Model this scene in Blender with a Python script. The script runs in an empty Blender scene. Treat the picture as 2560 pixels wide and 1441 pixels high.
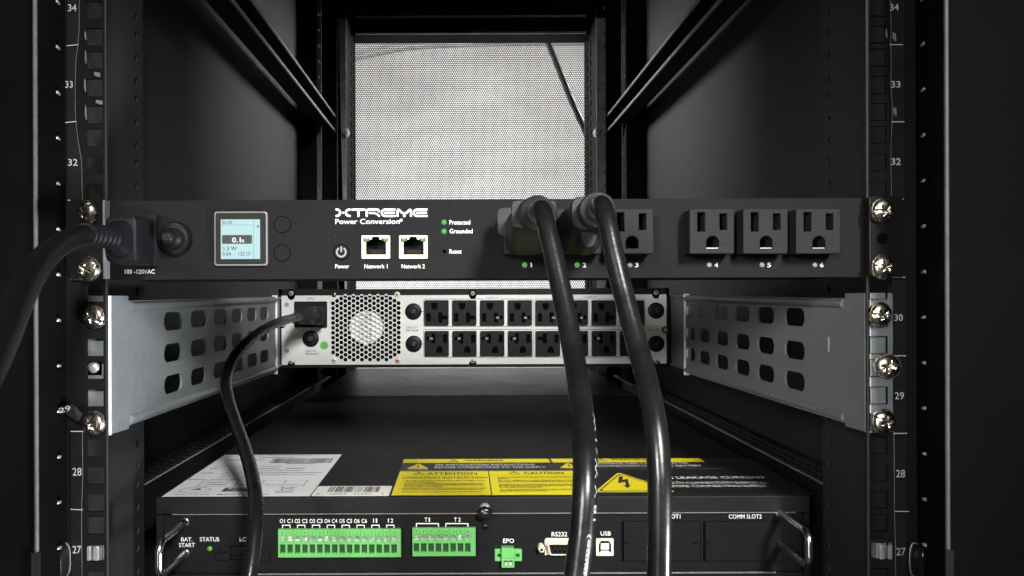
import bpy, math, random
from math import pi, sin, cos, radians
from mathutils import Vector, Matrix

random.seed(7)
SC = bpy.context.scene
COL = SC.collection

# ------------------------------------------------------------------ camera
F = 1840.0          # focal length in photo pixels (photo is 2560 wide)
D = 0.421           # camera to the front rail plane (y = 0), metres
VX, VY = 1162.0, 742.0
ROLL = radians(0.2)
cam = bpy.data.cameras.new('camera')
co = bpy.data.objects.new('camera', cam); COL.objects.link(co)
cam.sensor_width = 36.0
cam.lens = F / 2560.0 * 36.0
cam.shift_x = (1280.0 - VX) / 2560.0
cam.shift_y = (VY - 720.5) / 2560.0
cam.clip_start = 0.01; cam.clip_end = 60.0
cam.dof.use_dof = True
cam.dof.focus_distance = 0.62
cam.dof.aperture_fstop = cam.lens / 0.55
m = Matrix.Rotation(radians(90), 4, 'X') @ Matrix.Rotation(-ROLL, 4, 'Z')
co.matrix_world = Matrix.Translation((0, -D, 0)) @ m
SC.camera = co

# ------------------------------------------------------------------ world, exposure, lamps
w = bpy.data.worlds.new('World'); SC.world = w; w.use_nodes = True
w.node_tree.nodes['Background'].inputs[0].default_value = (0.55, 0.6, 0.7, 1)
w.node_tree.nodes['Background'].inputs[1].default_value = 0.02
SC.view_settings.view_transform = 'Standard'
SC.view_settings.look = 'None'
SC.view_settings.gamma = 1.0
SC.view_settings.exposure = 0.0
SC.view_settings.use_curve_mapping = False

def area(name, loc, target, sx, sy, power, color, spread=180):
    l = bpy.data.lights.new(name, 'AREA'); l.shape = 'RECTANGLE'; l.size = sx; l.size_y = sy
    l.energy = power; l.color = color; l.spread = radians(spread)
    o = bpy.data.objects.new(name, l); COL.objects.link(o)
    o.location = loc
    o.rotation_euler = (Vector(target) - Vector(loc)).to_track_quat('-Z', 'Y').to_euler()
    return o
area('ceiling_lamp_front', (0.62, -1.75, 0.86), (0.0, 0.1, -0.07), 0.28, 0.5, 2.5, (1.0, 0.98, 0.95), 25)
area('bracket_fill_left', (-0.75, -1.6, 0.40), (0.22, 0.2, -0.05), 0.4, 0.3, 0.5, (1.0, 0.98, 0.96), 18)  # added fill aimed at the right bracket, stands for diffuse room light
area('cable_sheen_fill', (-0.55, -1.25, -0.25), (0.1, 0.0, -0.15), 0.26, 1.0, 0.36, (1.0, 0.94, 0.86), 50)  # added fill, gives the cables their broad sheen band
area('cable_streak_fill', (0.62, -0.36, -0.52), (0.1, -0.18, -0.26), 0.15, 0.5, 0.85, (0.93, 0.96, 1.0), 22)  # added light, draws the bright streak down the hanging cables
area('room_lamp_rear', (0.05, 1.55, 1.02), (0.0, 2.3, 0.05), 1.2, 0.3, 14.5, (1.0, 0.99, 0.98))
area('wall_fill_rear_low', (0.0, 1.55, -0.55), (0.0, 2.5, 0.0), 1.0, 0.3, 27.0, (1.0, 0.99, 0.98))  # added unseen fill, brightens the lower wall and the glare on the lid
area('side_fill_rear_right', (0.52, 1.32, 0.52), (-0.25, 0.6, 0.0), 0.16, 0.2, 55.0, (1.0, 0.98, 0.95))  # added out of view to light the left side panel
area('side_fill_rear_left', (-0.50, 1.32, 0.52), (0.25, 0.6, 0.0), 0.16, 0.2, 55.0, (1.0, 0.98, 0.95))  # added out of view to light the right side panel

# ------------------------------------------------------------------ materials
def lin(c):
    return tuple(((x / 255.0) / 12.92 if x / 255.0 <= 0.04045 else (((x / 255.0) + 0.055) / 1.055) ** 2.4) for x in c)

def mat(name, col, rough=0.5, metal=0.0, var=0.0, vscale=60.0, bump=0.0, bscale=900.0, emit=0.0, spec=0.5,
        streak=None, coat=0.0, rvar=0.0, speck=0.0):
    mm = bpy.data.materials.new(name); mm.use_nodes = True
    nt = mm.node_tree; b = nt.nodes['Principled BSDF']
    b.inputs['Base Color'].default_value = (*(c_ * (0.12 if emit > 0 else 1) for c_ in col), 1)
    b.inputs['Roughness'].default_value = rough
    b.inputs['Metallic'].default_value = metal
    b.inputs['Specular IOR Level'].default_value = spec
    b.inputs['Coat Weight'].default_value = coat
    tc = nt.nodes.new('ShaderNodeTexCoord')
    src = tc.outputs['Object']
    if streak:
        mp = nt.nodes.new('ShaderNodeMapping'); mp.inputs['Scale'].default_value = streak
        nt.links.new(src, mp.inputs['Vector']); src = mp.outputs['Vector']
    if var > 0 or rvar > 0:
        n = nt.nodes.new('ShaderNodeTexNoise'); n.inputs['Scale'].default_value = vscale
        n.inputs['Detail'].default_value = 6; n.inputs['Roughness'].default_value = 0.65
        nt.links.new(src, n.inputs['Vector'])
        if var > 0:
            r = nt.nodes.new('ShaderNodeMapRange')
            r.inputs['From Min'].default_value = 0.3; r.inputs['From Max'].default_value = 0.7
            r.inputs['To Min'].default_value = 1 - var; r.inputs['To Max'].default_value = 1 + var
            nt.links.new(n.outputs['Fac'], r.inputs['Value'])
            mx = nt.nodes.new('ShaderNodeVectorMath'); mx.operation = 'SCALE'
            mx.inputs[0].default_value = col
            nt.links.new(r.outputs['Result'], mx.inputs['Scale'])
            nt.links.new(mx.outputs['Vector'], b.inputs['Base Color'])
        if rvar > 0:
            r2 = nt.nodes.new('ShaderNodeMapRange')
            r2.inputs['From Min'].default_value = 0.3; r2.inputs['From Max'].default_value = 0.7
            r2.inputs['To Min'].default_value = rough - rvar; r2.inputs['To Max'].default_value = rough + rvar
            nt.links.new(n.outputs['Fac'], r2.inputs['Value'])
            nt.links.new(r2.outputs['Result'], b.inputs['Roughness'])
    if speck > 0:
        n3 = nt.nodes.new('ShaderNodeTexNoise'); n3.inputs['Scale'].default_value = 420; n3.inputs['Detail'].default_value = 2
        nt.links.new(tc.outputs['Object'], n3.inputs['Vector'])
        r3 = nt.nodes.new('ShaderNodeMapRange'); r3.inputs['From Min'].default_value = 0.70; r3.inputs['From Max'].default_value = 0.76
        nt.links.new(n3.outputs['Fac'], r3.inputs['Value'])
        m3 = nt.nodes.new('ShaderNodeMix'); m3.data_type = 'RGBA'
        m3.inputs[7].default_value = (speck, speck, speck * 0.95, 1); m3.inputs[6].default_value = (*col, 1)
        if b.inputs['Base Color'].is_linked: nt.links.new(b.inputs['Base Color'].links[0].from_socket, m3.inputs[6])
        nt.links.new(r3.outputs['Result'], m3.inputs[0]); nt.links.new(m3.outputs[2], b.inputs['Base Color'])
    if bump > 0:
        n2 = nt.nodes.new('ShaderNodeTexNoise'); n2.inputs['Scale'].default_value = bscale
        n2.inputs['Detail'].default_value = 3
        nt.links.new(tc.outputs['Object'], n2.inputs['Vector'])
        bp = nt.nodes.new('ShaderNodeBump'); bp.inputs['Strength'].default_value = bump
        bp.inputs['Distance'].default_value = 0.0004
        nt.links.new(n2.outputs['Fac'], bp.inputs['Height'])
        nt.links.new(bp.outputs['Normal'], b.inputs['Normal'])
    if emit > 0:
        b.inputs['Emission Color'].default_value = (*col, 1)
        b.inputs['Emission Strength'].default_value = emit
    return mm

M = {
 'rack': mat('black_powder_coat', (0.008, 0.0083, 0.009), 0.5, spec=0.25, var=0.12, vscale=25, bump=0.35, bscale=1200, rvar=0.06),
 'panel': mat('rack_side_paint', (0.020, 0.020, 0.020), 0.65, spec=0.2, speck=0.06, var=0.10, vscale=30, bump=0.35, bscale=1500),
 'rackdark': mat('matt_black_steel', (0.0065, 0.0065, 0.0072), 0.7, var=0.15, vscale=20, spec=0.1),
 'post': mat('shaded_black_post', (0.0022, 0.0023, 0.0028), 0.8, var=0.2, vscale=12, bump=0.3, bscale=900, spec=0.05),  # darker than the rack coat, blocked light put into the colour
 'braceedge': mat('lit_edge_grey', (0.16, 0.16, 0.155), 0.42, var=0.2, vscale=40),  # pale tone stands for edges of black steel that catch light
 'railgrey': mat('rear_lit_grey_steel', (0.42, 0.42, 0.40), 0.5, var=0.35, vscale=35),  # raised grey stands in for light reflected from the rear
 'trim': mat('grey_edge_strip', (0.065, 0.068, 0.068), 0.6, var=0.25, vscale=120),
 'strip': mat('black_number_tape', (0.009, 0.009, 0.010), 0.55, spec=0.2, var=0.2, vscale=80, rvar=0.08),
 'white_ink': mat('white_ink', (0.72, 0.72, 0.70), 0.6),
 'rail_ink': mat('pale_grey_ink', (0.42, 0.42, 0.41), 0.6),
 'black_ink': mat('black_ink', (0.02, 0.02, 0.02), 0.6),
 'grey_ink': mat('dark_grey_ink', (0.07, 0.07, 0.07), 0.6),
 'pdu': mat('charcoal_anodised_panel', (0.0115, 0.0112, 0.0122), 0.7, spec=0.08, speck=0.035, var=0.16, vscale=300, bump=0.6, bscale=1800, rvar=0.05),
 'socket': mat('grainy_black_plastic', (0.0165, 0.0168, 0.0185), 0.65, spec=0.15, var=0.3, vscale=900, bump=0.5, bscale=1100),
 'black_plastic': mat('black_plastic', (0.0075, 0.0075, 0.009), 0.45, spec=0.15, var=0.1, vscale=60, bump=0.15, bscale=1500),
 'plug': mat('moulded_black_rubber', (0.018, 0.018, 0.0195), 0.48, spec=0.25, var=0.25, vscale=200, bump=0.5, bscale=900, rvar=0.06),
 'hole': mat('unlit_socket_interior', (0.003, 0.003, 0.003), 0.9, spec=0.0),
 'bezel': mat('display_bezel', (0.014, 0.0135, 0.013), 0.55, spec=0.15),
 'bezel_edge': mat('bezel_edge', (0.17, 0.17, 0.17), 0.4),
 'cable': mat('glossy_cable_jacket', (0.006, 0.006, 0.0065), 0.27, var=0.25, vscale=90, bump=0.35, bscale=160, rvar=0.05),
 'cord': mat('dull_cord_jacket', (0.005, 0.005, 0.0055), 0.42, spec=0.3, var=0.15, vscale=90, bump=0.2, bscale=500),
 'cable_text': mat('cable_print', (0.30, 0.30, 0.30), 0.5),
 'galv': mat('galvanised_steel', (0.20, 0.22, 0.232), 0.5, metal=0.35, var=0.13, vscale=150, bump=0.1, bscale=400, rvar=0.08),
 'galv_edge': mat('galvanised_edge_highlight', (0.62, 0.66, 0.66), 0.45, metal=0.3, var=0.15, vscale=150),  # brighter copy of the steel, bend highlight put into the colour
 'zinc': mat('zinc_rear_plate', (0.53, 0.54, 0.525), 0.42, metal=0.15, var=0.07, vscale=20, bump=0.06, bscale=500, streak=(1, 1, 6)),
 'blackmetal': mat('black_casing_enamel', (0.006, 0.006, 0.0075), 0.5, spec=0.15, var=0.1, vscale=30),
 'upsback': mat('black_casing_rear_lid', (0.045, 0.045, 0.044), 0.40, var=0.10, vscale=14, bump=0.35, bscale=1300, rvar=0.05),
 'ups': mat('black_textured_casing', (0.008, 0.008, 0.009), 0.6, spec=0.08, var=0.12, vscale=40, bump=0.5, bscale=1500),
 'upstop': mat('black_casing_lid', (0.008, 0.008, 0.0078), 0.52, spec=0.2, speck=0.05, var=0.12, vscale=14, bump=0.35, bscale=1300, rvar=0.05),
 'lipedge': mat('lit_casing_edge', (0.12, 0.12, 0.115), 0.5, var=0.35, vscale=300),  # casing black made pale where its edges catch light
 'nickel': mat('yellowed_nickel', (0.93, 0.86, 0.72), 0.24, metal=1.0, var=0.12, vscale=300, rvar=0.06),
 'chrome': mat('bright_chrome', (0.90, 0.86, 0.82), 0.20, metal=1.0),
 'steel': mat('bright_steel', (0.62, 0.63, 0.62), 0.3, metal=0.7, var=0.2, vscale=500),
 'cream_screw': mat('cream_zinc_screw', (0.72, 0.67, 0.55), 0.4, metal=0.2),
 'copper_screw': mat('pinkish_zinc_screw', (0.66, 0.42, 0.34), 0.4, metal=0.3),
 'shell': mat('port_metal_shell', (0.70, 0.62, 0.50), 0.4, metal=0.15, var=0.06, vscale=200),
 'green': mat('green_terminal_plastic', (0.11, 0.37, 0.10), 0.42, var=0.05, vscale=200),
 'greendark': mat('green_terminal_recess', (0.008, 0.05, 0.01), 0.5),
 'sticker': mat('green_round_sticker', (0.10, 0.38, 0.06), 0.5),
 'white_label': mat('white_paper_label', (0.66, 0.67, 0.675), 0.5, var=0.03, vscale=40),
 'cream_label': mat('cream_barcode_label', (0.72, 0.71, 0.67), 0.5),
 'yellow': mat('yellow_warning_label', (0.78, 0.66, 0.015), 0.5, var=0.04, vscale=60),
 'label_black': mat('black_label_field', (0.012, 0.012, 0.012), 0.4),
 'led_green': mat('lit_green_led', lin((105, 205, 105)), 0.4, emit=0.55),
 'led_port': mat('port_green_led', lin((160, 225, 120)), 0.4, emit=0.45),
 'led_status': mat('status_green_led', lin((110, 190, 60)), 0.4, emit=0.6),
 'led_off': mat('unlit_milky_led', (0.26, 0.26, 0.26), 0.35),
 'lcd': mat('lit_cyan_screen', lin((178, 218, 220)), 0.5, emit=0.78),
 'lcd_line': mat('screen_divider', lin((120, 160, 165)), 0.5, emit=0.5),
 'lcd_box': mat('screen_dark_field', lin((58, 58, 60)), 0.5, emit=0.3),
 'lcd_white': mat('screen_white_digits', lin((245, 250, 250)), 0.5, emit=0.9),
 'lcd_ink': mat('screen_ink', lin((32, 36, 38)), 0.5, emit=0.7),
 'hub': mat('fan_hub_label', (0.62, 0.62, 0.61), 0.5),
 'wall': mat('off_white_room_wall', (0.76, 0.76, 0.755), 0.8, var=0.17, vscale=2.6, streak=(1, 1, 2.2)),
 'fade': mat('grey_power_symbol', (0.22, 0.22, 0.22), 0.5),
 'usb_white': mat('white_port_plastic', (0.66, 0.68, 0.70), 0.4),
 'film': mat('glossy_tape_film', (0.05, 0.05, 0.05), 0.12),
 'stripe': mat('brown_grey_stripe', (0.46, 0.44, 0.41), 0.6),
 'floor': mat('grey_room_floor', (0.16, 0.15, 0.14), 0.6, var=0.1, vscale=3),
}

# ------------------------------------------------------------------ geometry helpers
def unroll(px, py):
    dx, dy = px - VX, py - VY
    c, s = cos(ROLL), sin(ROLL)
    return dx * c - dy * s, dx * s + dy * c

def W(px, py, y):
    """photo pixel on the plane at depth y -> world X, Z"""
    dx, dy = unroll(px, py)
    k = (D + y) / F
    return dx * k, -dy * k

def S(y):
    return F / (D + y)      # photo pixels per metre at depth y

def front(y):   # u = X, v = Z, w towards the camera
    return lambda u, v, w_: (u, y - w_, v)

class MB:
    def __init__(self): self.v = []; self.f = []; self.sm = []
    def add(self, vs, fs, smooth=False):
        o = len(self.v); self.v += [tuple(p) for p in vs]
        self.f += [tuple(i + o for i in f) for f in fs]; self.sm += [smooth] * len(fs)
        return self
    def box(self, x0, x1, y0, y1, z0, z1):
        vs = [(x, y, z) for z in (z0, z1) for y in (y0, y1) for x in (x0, x1)]
        return self.add(vs, [(0, 2, 3, 1), (4, 5, 7, 6), (0, 1, 5, 4), (2, 6, 7, 3), (0, 4, 6, 2), (1, 3, 7, 5)])
    def pbox(self, px0, py0, px1, py1, yf, yb):
        """box whose front face fills the photo rectangle at depth yf"""
        cx, cz = W((px0 + px1) / 2, (py0 + py1) / 2, yf); k = (D + yf) / F / 2
        hx, hz = abs(px1 - px0) * k, abs(py1 - py0) * k
        return self.box(cx - hx, cx + hx, yf, yb, cz - hz, cz + hz)
    def cyl(self, cx, cz, yf, yb, r, n=32, rb=None):
        rb = r if rb is None else rb
        return self.loft([(cx, cz, r, r, 2, yf), (cx, cz, rb, rb, 2, yb)], n)
    def pcyl(self, px, py, rpx, yf, yb, n=32):
        cx, cz = W(px, py, yf); return self.cyl(cx, cz, yf, yb, rpx / S(yf), n)
    def loft(self, secs, n=40, smooth=True, caps=True):
        vs = []; fs = []
        for (cx, cz, rx, rz, e, y) in secs:
            for i in range(n):
                a = 2 * pi * i / n; c, s = cos(a), sin(a)
                vs.append((cx + rx * math.copysign(abs(c) ** (2 / e), c), y, cz + rz * math.copysign(abs(s) ** (2 / e), s)))
        for k in range(len(secs) - 1):
            for i in range(n):
                j = (i + 1) % n
                fs.append((k * n + i, k * n + j, (k + 1) * n + j, (k + 1) * n + i))
        self.add(vs, fs, smooth)
        if caps:
            self.add(vs[:n], [tuple(range(n))[::-1]]); self.add(vs[-n:], [tuple(range(n))])
        return self
    def tube(self, pts, n=20, sub=8, caps=True):
        """pts: (x, y, z, r) smoothed with Catmull-Rom; returns frames"""
        P = [Vector(p) for p in pts]; out = []
        for i in range(len(P) - 1):
            p0 = P[max(i - 1, 0)]; p1 = P[i]; p2 = P[i + 1]; p3 = P[min(i + 2, len(P) - 1)]
            for k in range(sub):
                t = k / sub
                out.append(0.5 * ((2 * p1) + (p2 - p0) * t + (2 * p0 - 5 * p1 + 4 * p2 - p3) * t * t + (3 * p1 - p0 - 3 * p2 + p3) * t ** 3))
        out.append(P[-1])
        frames = []; up = None; vs = []; fs = []
        for i, q in enumerate(out):
            a = out[max(i - 1, 0)].xyz; b = out[min(i + 1, len(out) - 1)].xyz
            t = (b - a).normalized()
            if up is None:
                up = Vector((0, 0, 1)) if abs(t.z) < 0.9 else Vector((1, 0, 0))
            side = t.cross(up).normalized(); up = side.cross(t).normalized()
            frames.append((q.xyz.copy(), t.copy(), side.copy(), up.copy(), q.w))
            for k in range(n):
                an = 2 * pi * k / n
                vs.append(q.xyz + (side * cos(an) + up * sin(an)) * q.w)
        for i in range(len(out) - 1):
            for k in range(n):
                j = (k + 1) % n
                fs.append((i * n + k, i * n + j, (i + 1) * n + j, (i + 1) * n + k))
        self.add(vs, fs, True)
        if caps:
            self.add(vs[:n], [tuple(range(n))[::-1]]); self.add(vs[-n:], [tuple(range(n))])
        return frames
    def poly(self, pts, fn, w_=0.0):
        vs = [fn(u, v, w_) for u, v in pts]
        return self.add(vs, [tuple(range(len(vs)))])
    def plate(self, outline, holes, t, fn, bevel=0.0):
        """2D outline with holes, extruded from w = -t to w = 0"""
        cu = bpy.data.curves.new('tmp', 'CURVE'); cu.dimensions = '2D'; cu.fill_mode = 'BOTH'
        cu.extrude = t / 2 - bevel
        if bevel > 0:
            cu.bevel_depth = bevel; cu.bevel_resolution = 1; cu.offset = -bevel
        SCL = 100.0
        cu.extrude *= SCL; cu.bevel_depth *= SCL; cu.offset *= SCL
        for ring in [outline] + list(holes):
            s = cu.splines.new('POLY'); s.points.add(len(ring) - 1)
            for p, (u, v) in zip(s.points, ring): p.co = (u * SCL, v * SCL, 0, 1)
            s.use_cyclic_u = True
        ob = bpy.data.objects.new('tmp', cu)
        me = bpy.data.meshes.new_from_object(ob)
        vs = [fn(q.co.x / SCL, q.co.y / SCL, q.co.z / SCL - t / 2) for q in me.vertices]
        self.add(vs, [tuple(p.vertices) for p in me.polygons])
        bpy.data.objects.remove(ob); bpy.data.curves.remove(cu); bpy.data.meshes.remove(me)
        return self
    def text(self, s, box, fn, bold=0.0, res=3):
        """flat lettering scaled to fill box = (u0, v0, u1, v1)"""
        cu = bpy.data.curves.new('tmp', 'FONT'); cu.body = s; cu.resolution_u = res; cu.offset = bold
        ob = bpy.data.objects.new('tmp', cu)
        me = bpy.data.meshes.new_from_object(ob)
        if len(me.vertices):
            xs = [q.co.x for q in me.vertices]; ys = [q.co.y for q in me.vertices]
            x0, x1, y0, y1 = min(xs), max(xs), min(ys), max(ys)
            u0, v0, u1, v1 = box
            vs = [fn(u0 + (q.co.x - x0) / (x1 - x0) * (u1 - u0), v0 + (q.co.y - y0) / (y1 - y0) * (v1 - v0), 0) for q in me.vertices]
            self.add(vs, [tuple(p.vertices) for p in me.polygons])
        bpy.data.objects.remove(ob); bpy.data.curves.remove(cu); bpy.data.meshes.remove(me)
        return self
    def ptext(self, s, px0, py0, px1, py1, y, bold=0.0, res=3):
        cx, cz = W((px0 + px1) / 2, (py0 + py1) / 2, y); k = (D + y) / F / 2
        hx, hz = (px1 - px0) * k, (py1 - py0) * k
        return self.text(s, (cx - hx, cz - hz, cx + hx, cz + hz), front(y), bold, res)
    def ribbon(self, pts, wd, fn, w_=0.0, closed=False):
        """stroke with round caps along 2D points (flat)"""
        n = len(pts)
        for i in range(n if closed else n - 1):
            a = Vector(pts[i]); b = Vector(pts[(i + 1) % n]); d = (b - a)
            if d.length < 1e-9: continue
            d.normalize(); nn = Vector((-d.y, d.x)) * wd / 2
            self.poly([a - nn, b - nn, b + nn, a + nn], fn, w_ + i * 2e-7)
        for i, p in enumerate(pts):
            self.poly([(p[0] + wd / 2 * cos(2 * pi * k / 14), p[1] + wd / 2 * sin(2 * pi * k / 14)) for k in range(14)], fn, w_ + 1e-6 + i * 2e-7)
        return self
    def pline(self, pts, wpx, y, closed=False):
        return self.ribbon([W(a, b, y) for a, b in pts], wpx / S(y), front(y), closed=closed)
    def build(self, name, m_, parent=None, bevel=0.0, seg=2, smooth=None):
        me = bpy.data.meshes.new(name)
        if parent is not None:
            o0 = Vector((0, 0, 0)); p = parent
            while p: o0 += p.location; p = p.parent
        elif self.v:
            xs, ys, zs = zip(*self.v)
            o0 = Vector(((min(xs) + max(xs)) / 2, (min(ys) + max(ys)) / 2, min(zs)))
        me.from_pydata([(a - o0.x, b - o0.y, c - o0.z) for a, b, c in self.v], [], self.f)
        me.polygons.foreach_set('use_smooth', [bool(q) if smooth is None else smooth for q in self.sm])
        me.materials.append(M[m_])
        me.validate(); me.update()
        ob = bpy.data.objects.new(name, me); COL.objects.link(ob)
        if parent is not None: ob.parent = parent
        else: ob.location = o0
        if bevel > 0:
            b = ob.modifiers.new('bevel', 'BEVEL'); b.width = bevel; b.segments = seg; b.limit_method = 'ANGLE'
            b.angle_limit = radians(40)
        return ob

def tag(o, label=None, cat=None, group=None, kind=None):
    if label: o['label'] = label
    if cat: o['category'] = cat
    if group: o['group'] = group
    if kind: o['kind'] = kind
    return o
def empty(name, loc, label, cat, group=None):
    o = bpy.data.objects.new(name, None); COL.objects.link(o); o.location = loc
    o.empty_display_size = 0.02
    return tag(o, label, cat, group)
def copy_tree(o, parent=None):
    c = o.copy(); COL.objects.link(c); c.parent = parent
    for ch in list(o.children): copy_tree(ch, c)
    return c

def rrect(u0, v0, u1, v1, r, n=5):
    pts = []
    for (cx, cy, a0) in ((u1 - r, v1 - r, 0), (u0 + r, v1 - r, 90), (u0 + r, v0 + r, 180), (u1 - r, v0 + r, 270)):
        for k in range(n + 1):
            a = radians(a0 + 90 * k / n); pts.append((cx + r * cos(a), cy + r * sin(a)))
    return pts
def circ(cx, cy, r, n=24, a0=0):
    return [(cx + r * cos(a0 + 2 * pi * k / n), cy + r * sin(a0 + 2 * pi * k / n)) for k in range(n)]
def rect(u0, v0, u1, v1): return [(u0, v0), (u1, v0), (u1, v1), (u0, v1)]
def prect(px0, py0, px1, py1, y, r=0.0):
    cx, cz = W((px0 + px1) / 2, (py0 + py1) / 2, y); k = (D + y) / F / 2
    hx, hz = (px1 - px0) * k, (py1 - py0) * k
    if r: return rrect(cx - hx, cz - hz, cx + hx, cz + hz, r)
    return rect(cx - hx, cz - hz, cx + hx, cz + hz)
def zat(py, y): return -(py - VY) / S(y)

C = 0.0127      # rack centre line X

# ================================================================== ROOM BEHIND AND AROUND
MB().box(-3.0, 3.0, 2.5, 2.6, -1.3, 2.2).build('wall', 'wall')['kind'] = 'structure'
MB().box(-3.0, 3.0, -2.6, 2.5, -1.4, -1.3).build('floor', 'floor')['kind'] = 'structure'

wm = MB()  # thin tube drawn along a darker line on the wall
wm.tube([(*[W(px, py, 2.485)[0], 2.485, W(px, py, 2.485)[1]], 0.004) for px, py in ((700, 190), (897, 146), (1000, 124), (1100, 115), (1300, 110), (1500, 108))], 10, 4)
tag(wm.build('wall_stripe', 'stripe'), 'thin brown line curving across the top of the bright wall behind the mesh', 'stripe')
# ================================================================== RACK CABINET
rack = empty('server_rack', (C, 0.5, -1.29), 'black steel server cabinet with numbered rails and mesh rear door, holding all the equipment', 'server rack')
ZB, ZT = -1.28, 0.70
for sgn in (-1, 1):
    xi = C + sgn * 0.290
    MB().box(min(xi, xi + sgn * 0.004), max(xi, xi + sgn * 0.004), -0.04, 1.06, ZB, ZT).build('side_panel', 'panel', rack)
MB().box(C - 0.295, C + 0.295, -0.04, 1.06, ZT, ZT + 0.01).build('roof_panel', 'rackdark', rack)
MB().box(C - 0.295, C + 0.295, -0.04, 1.06, ZB - 0.01, ZB).build('floor_panel', 'rackdark', rack)

# front corner posts: front face, slanting inner wall with a column of holes, rounded grey edge strip
YP = -0.045
for sgn in (-1, 1):
    xo = W(91 if sgn < 0 else 2366, 742, YP)[0]; xr = W(166 if sgn < 0 else 2290, 742, 0.0)[0]
    a = MB()
    a.box(min(xo, C + sgn * 0.30), max(xo, C + sgn * 0.30), YP, YP + 0.002, ZB, ZT)
    def wallmap(u, v, w_, xo=xo, xr=xr, sgn=sgn):
        t = (u - YP) / (0 - YP); return (xo + (xr - xo) * t + sgn * w_ * -1, u, v)
    holes = []; zs = []
    k = 0
    zc = zat(113, -0.012)
    while zc - 0.0252 * k > -0.30: zs.append(zc - 0.0252 * k); k += 1
    zs += [zc + 0.0252, zc + 0.0504]
    for z in zs: holes.append(circ(-0.0125, z, 0.0033, 16))
    a.plate(rect(YP + 0.0022, -0.45, -0.0005, 0.5), holes, 0.0015, wallmap)
    a.box(min(xr, xr + sgn * 0.02), max(xr, xr + sgn * 0.02), 0.001, 0.003, ZB, ZT)
    post = a.build('front_post', 'post', rack)
    zb_ = zat(1376, YP)
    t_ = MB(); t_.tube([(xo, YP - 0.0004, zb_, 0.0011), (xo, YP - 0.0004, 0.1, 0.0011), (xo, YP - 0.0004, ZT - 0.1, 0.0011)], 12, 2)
    t_.build('edge_strip', 'trim', post)  # lighter grey tube along the post edge
    t_ = MB(); t_.box(xo - 0.002, xo + 0.002, YP - 0.002, YP - 0.0005, -0.5, zb_)
    t_.build('trim_end', 'rack', post)
    for z in zs:
        if -0.23 < z < 0.19:
            c_ = MB(); xx = wallmap(-0.0125, z, 0)[0]
            c_.loft([(xx - sgn * 0.0002, z - 0.0012, 0.0003, 0.0004, 2, -0.0152), (xx - sgn * 0.0006, z - 0.0008, 0.0007, 0.0010, 2, -0.0145), (xx - sgn * 0.0002, z - 0.0012, 0.0006, 0.0009, 2, -0.0120), (xx, z - 0.0012, 0.0003, 0.0004, 2, -0.0105)], 10)
            c_.build('hole_glint', 'steel', post)  # added metal bead stands for light glinting at the hole edge

# numbered front mounting rails
U = 0.04445
Z34 = zat(-82, 0.0)   # bottom line of unit 35
ztop33 = zat(112, 0.0); 
def rail_front(sgn):
    xi = W(263 if sgn < 0 else 2171, 742, 0)[0]
    xo = W(160 if sgn < 0 else 2297, 742, 0)[0]
    xc = W(236.5 if sgn < 0 else 2197, 742, 0)[0]
    holes = []
    zl = ztop33 + 2 * U
    while zl > -0.30:
        for off in (0.0079, 0.0237, 0.0392):
            z = zl - off; holes.append(rect(xc - 0.0049, z - 0.0049, xc + 0.0049, z + 0.0049))
        zl -= U
    r = MB(); r.plate(rect(min(xi, xo), -0.40, max(xi, xo), 0.42), holes, 0.002, front(0.0))
    ro = r.build('mounting_rail', 'rackdark', rack)
    # rounded inner edge and the perforated flange running back
    e = MB(); e.tube([(xi, 0.0012, -0.40, 0.0011), (xi, 0.0012, 0, 0.0011), (xi, 0.0012, 0.42, 0.0011)], 10, 2)
    e.build('rail_edge', 'rack', ro)
    fx = C + sgn * 0.2395
    hs = []
    zl = zat(43, 0.09) + 2 * 0.0444
    while zl > -0.38:
        for off in (0.0, 0.0121, 0.0282):
            z = zl - off
            hs.append([(0.0885 + 0.0026 * cos(q) , z + 0.0030 * sin(q) + 0.0006 * cos(q)) for q in [2 * pi * k / 12 for k in range(12)]])
        zl -= 0.0444
    f_ = MB(); f_.plate(rect(0.0035, -0.40, 0.0985, 0.42), hs, 0.0015, lambda u, v, w_: (fx - sgn * w_, u, v))
    fo_ = f_.build('rail_flange', 'panel', ro)
    k_ = MB(); k0, k1 = fx + sgn * .003, fx + sgn * .004; k_.box(min(k0, k1), max(k0, k1), 0.0035, 0.1005, -0.40, 0.42)
    k_.build('shade_backing', 'rackdark', fo_)  # added dark plate so the flange holes look black
    return ro, xc
railL, xcL = rail_front(-1)
railR, xcR = rail_front(1)

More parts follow.
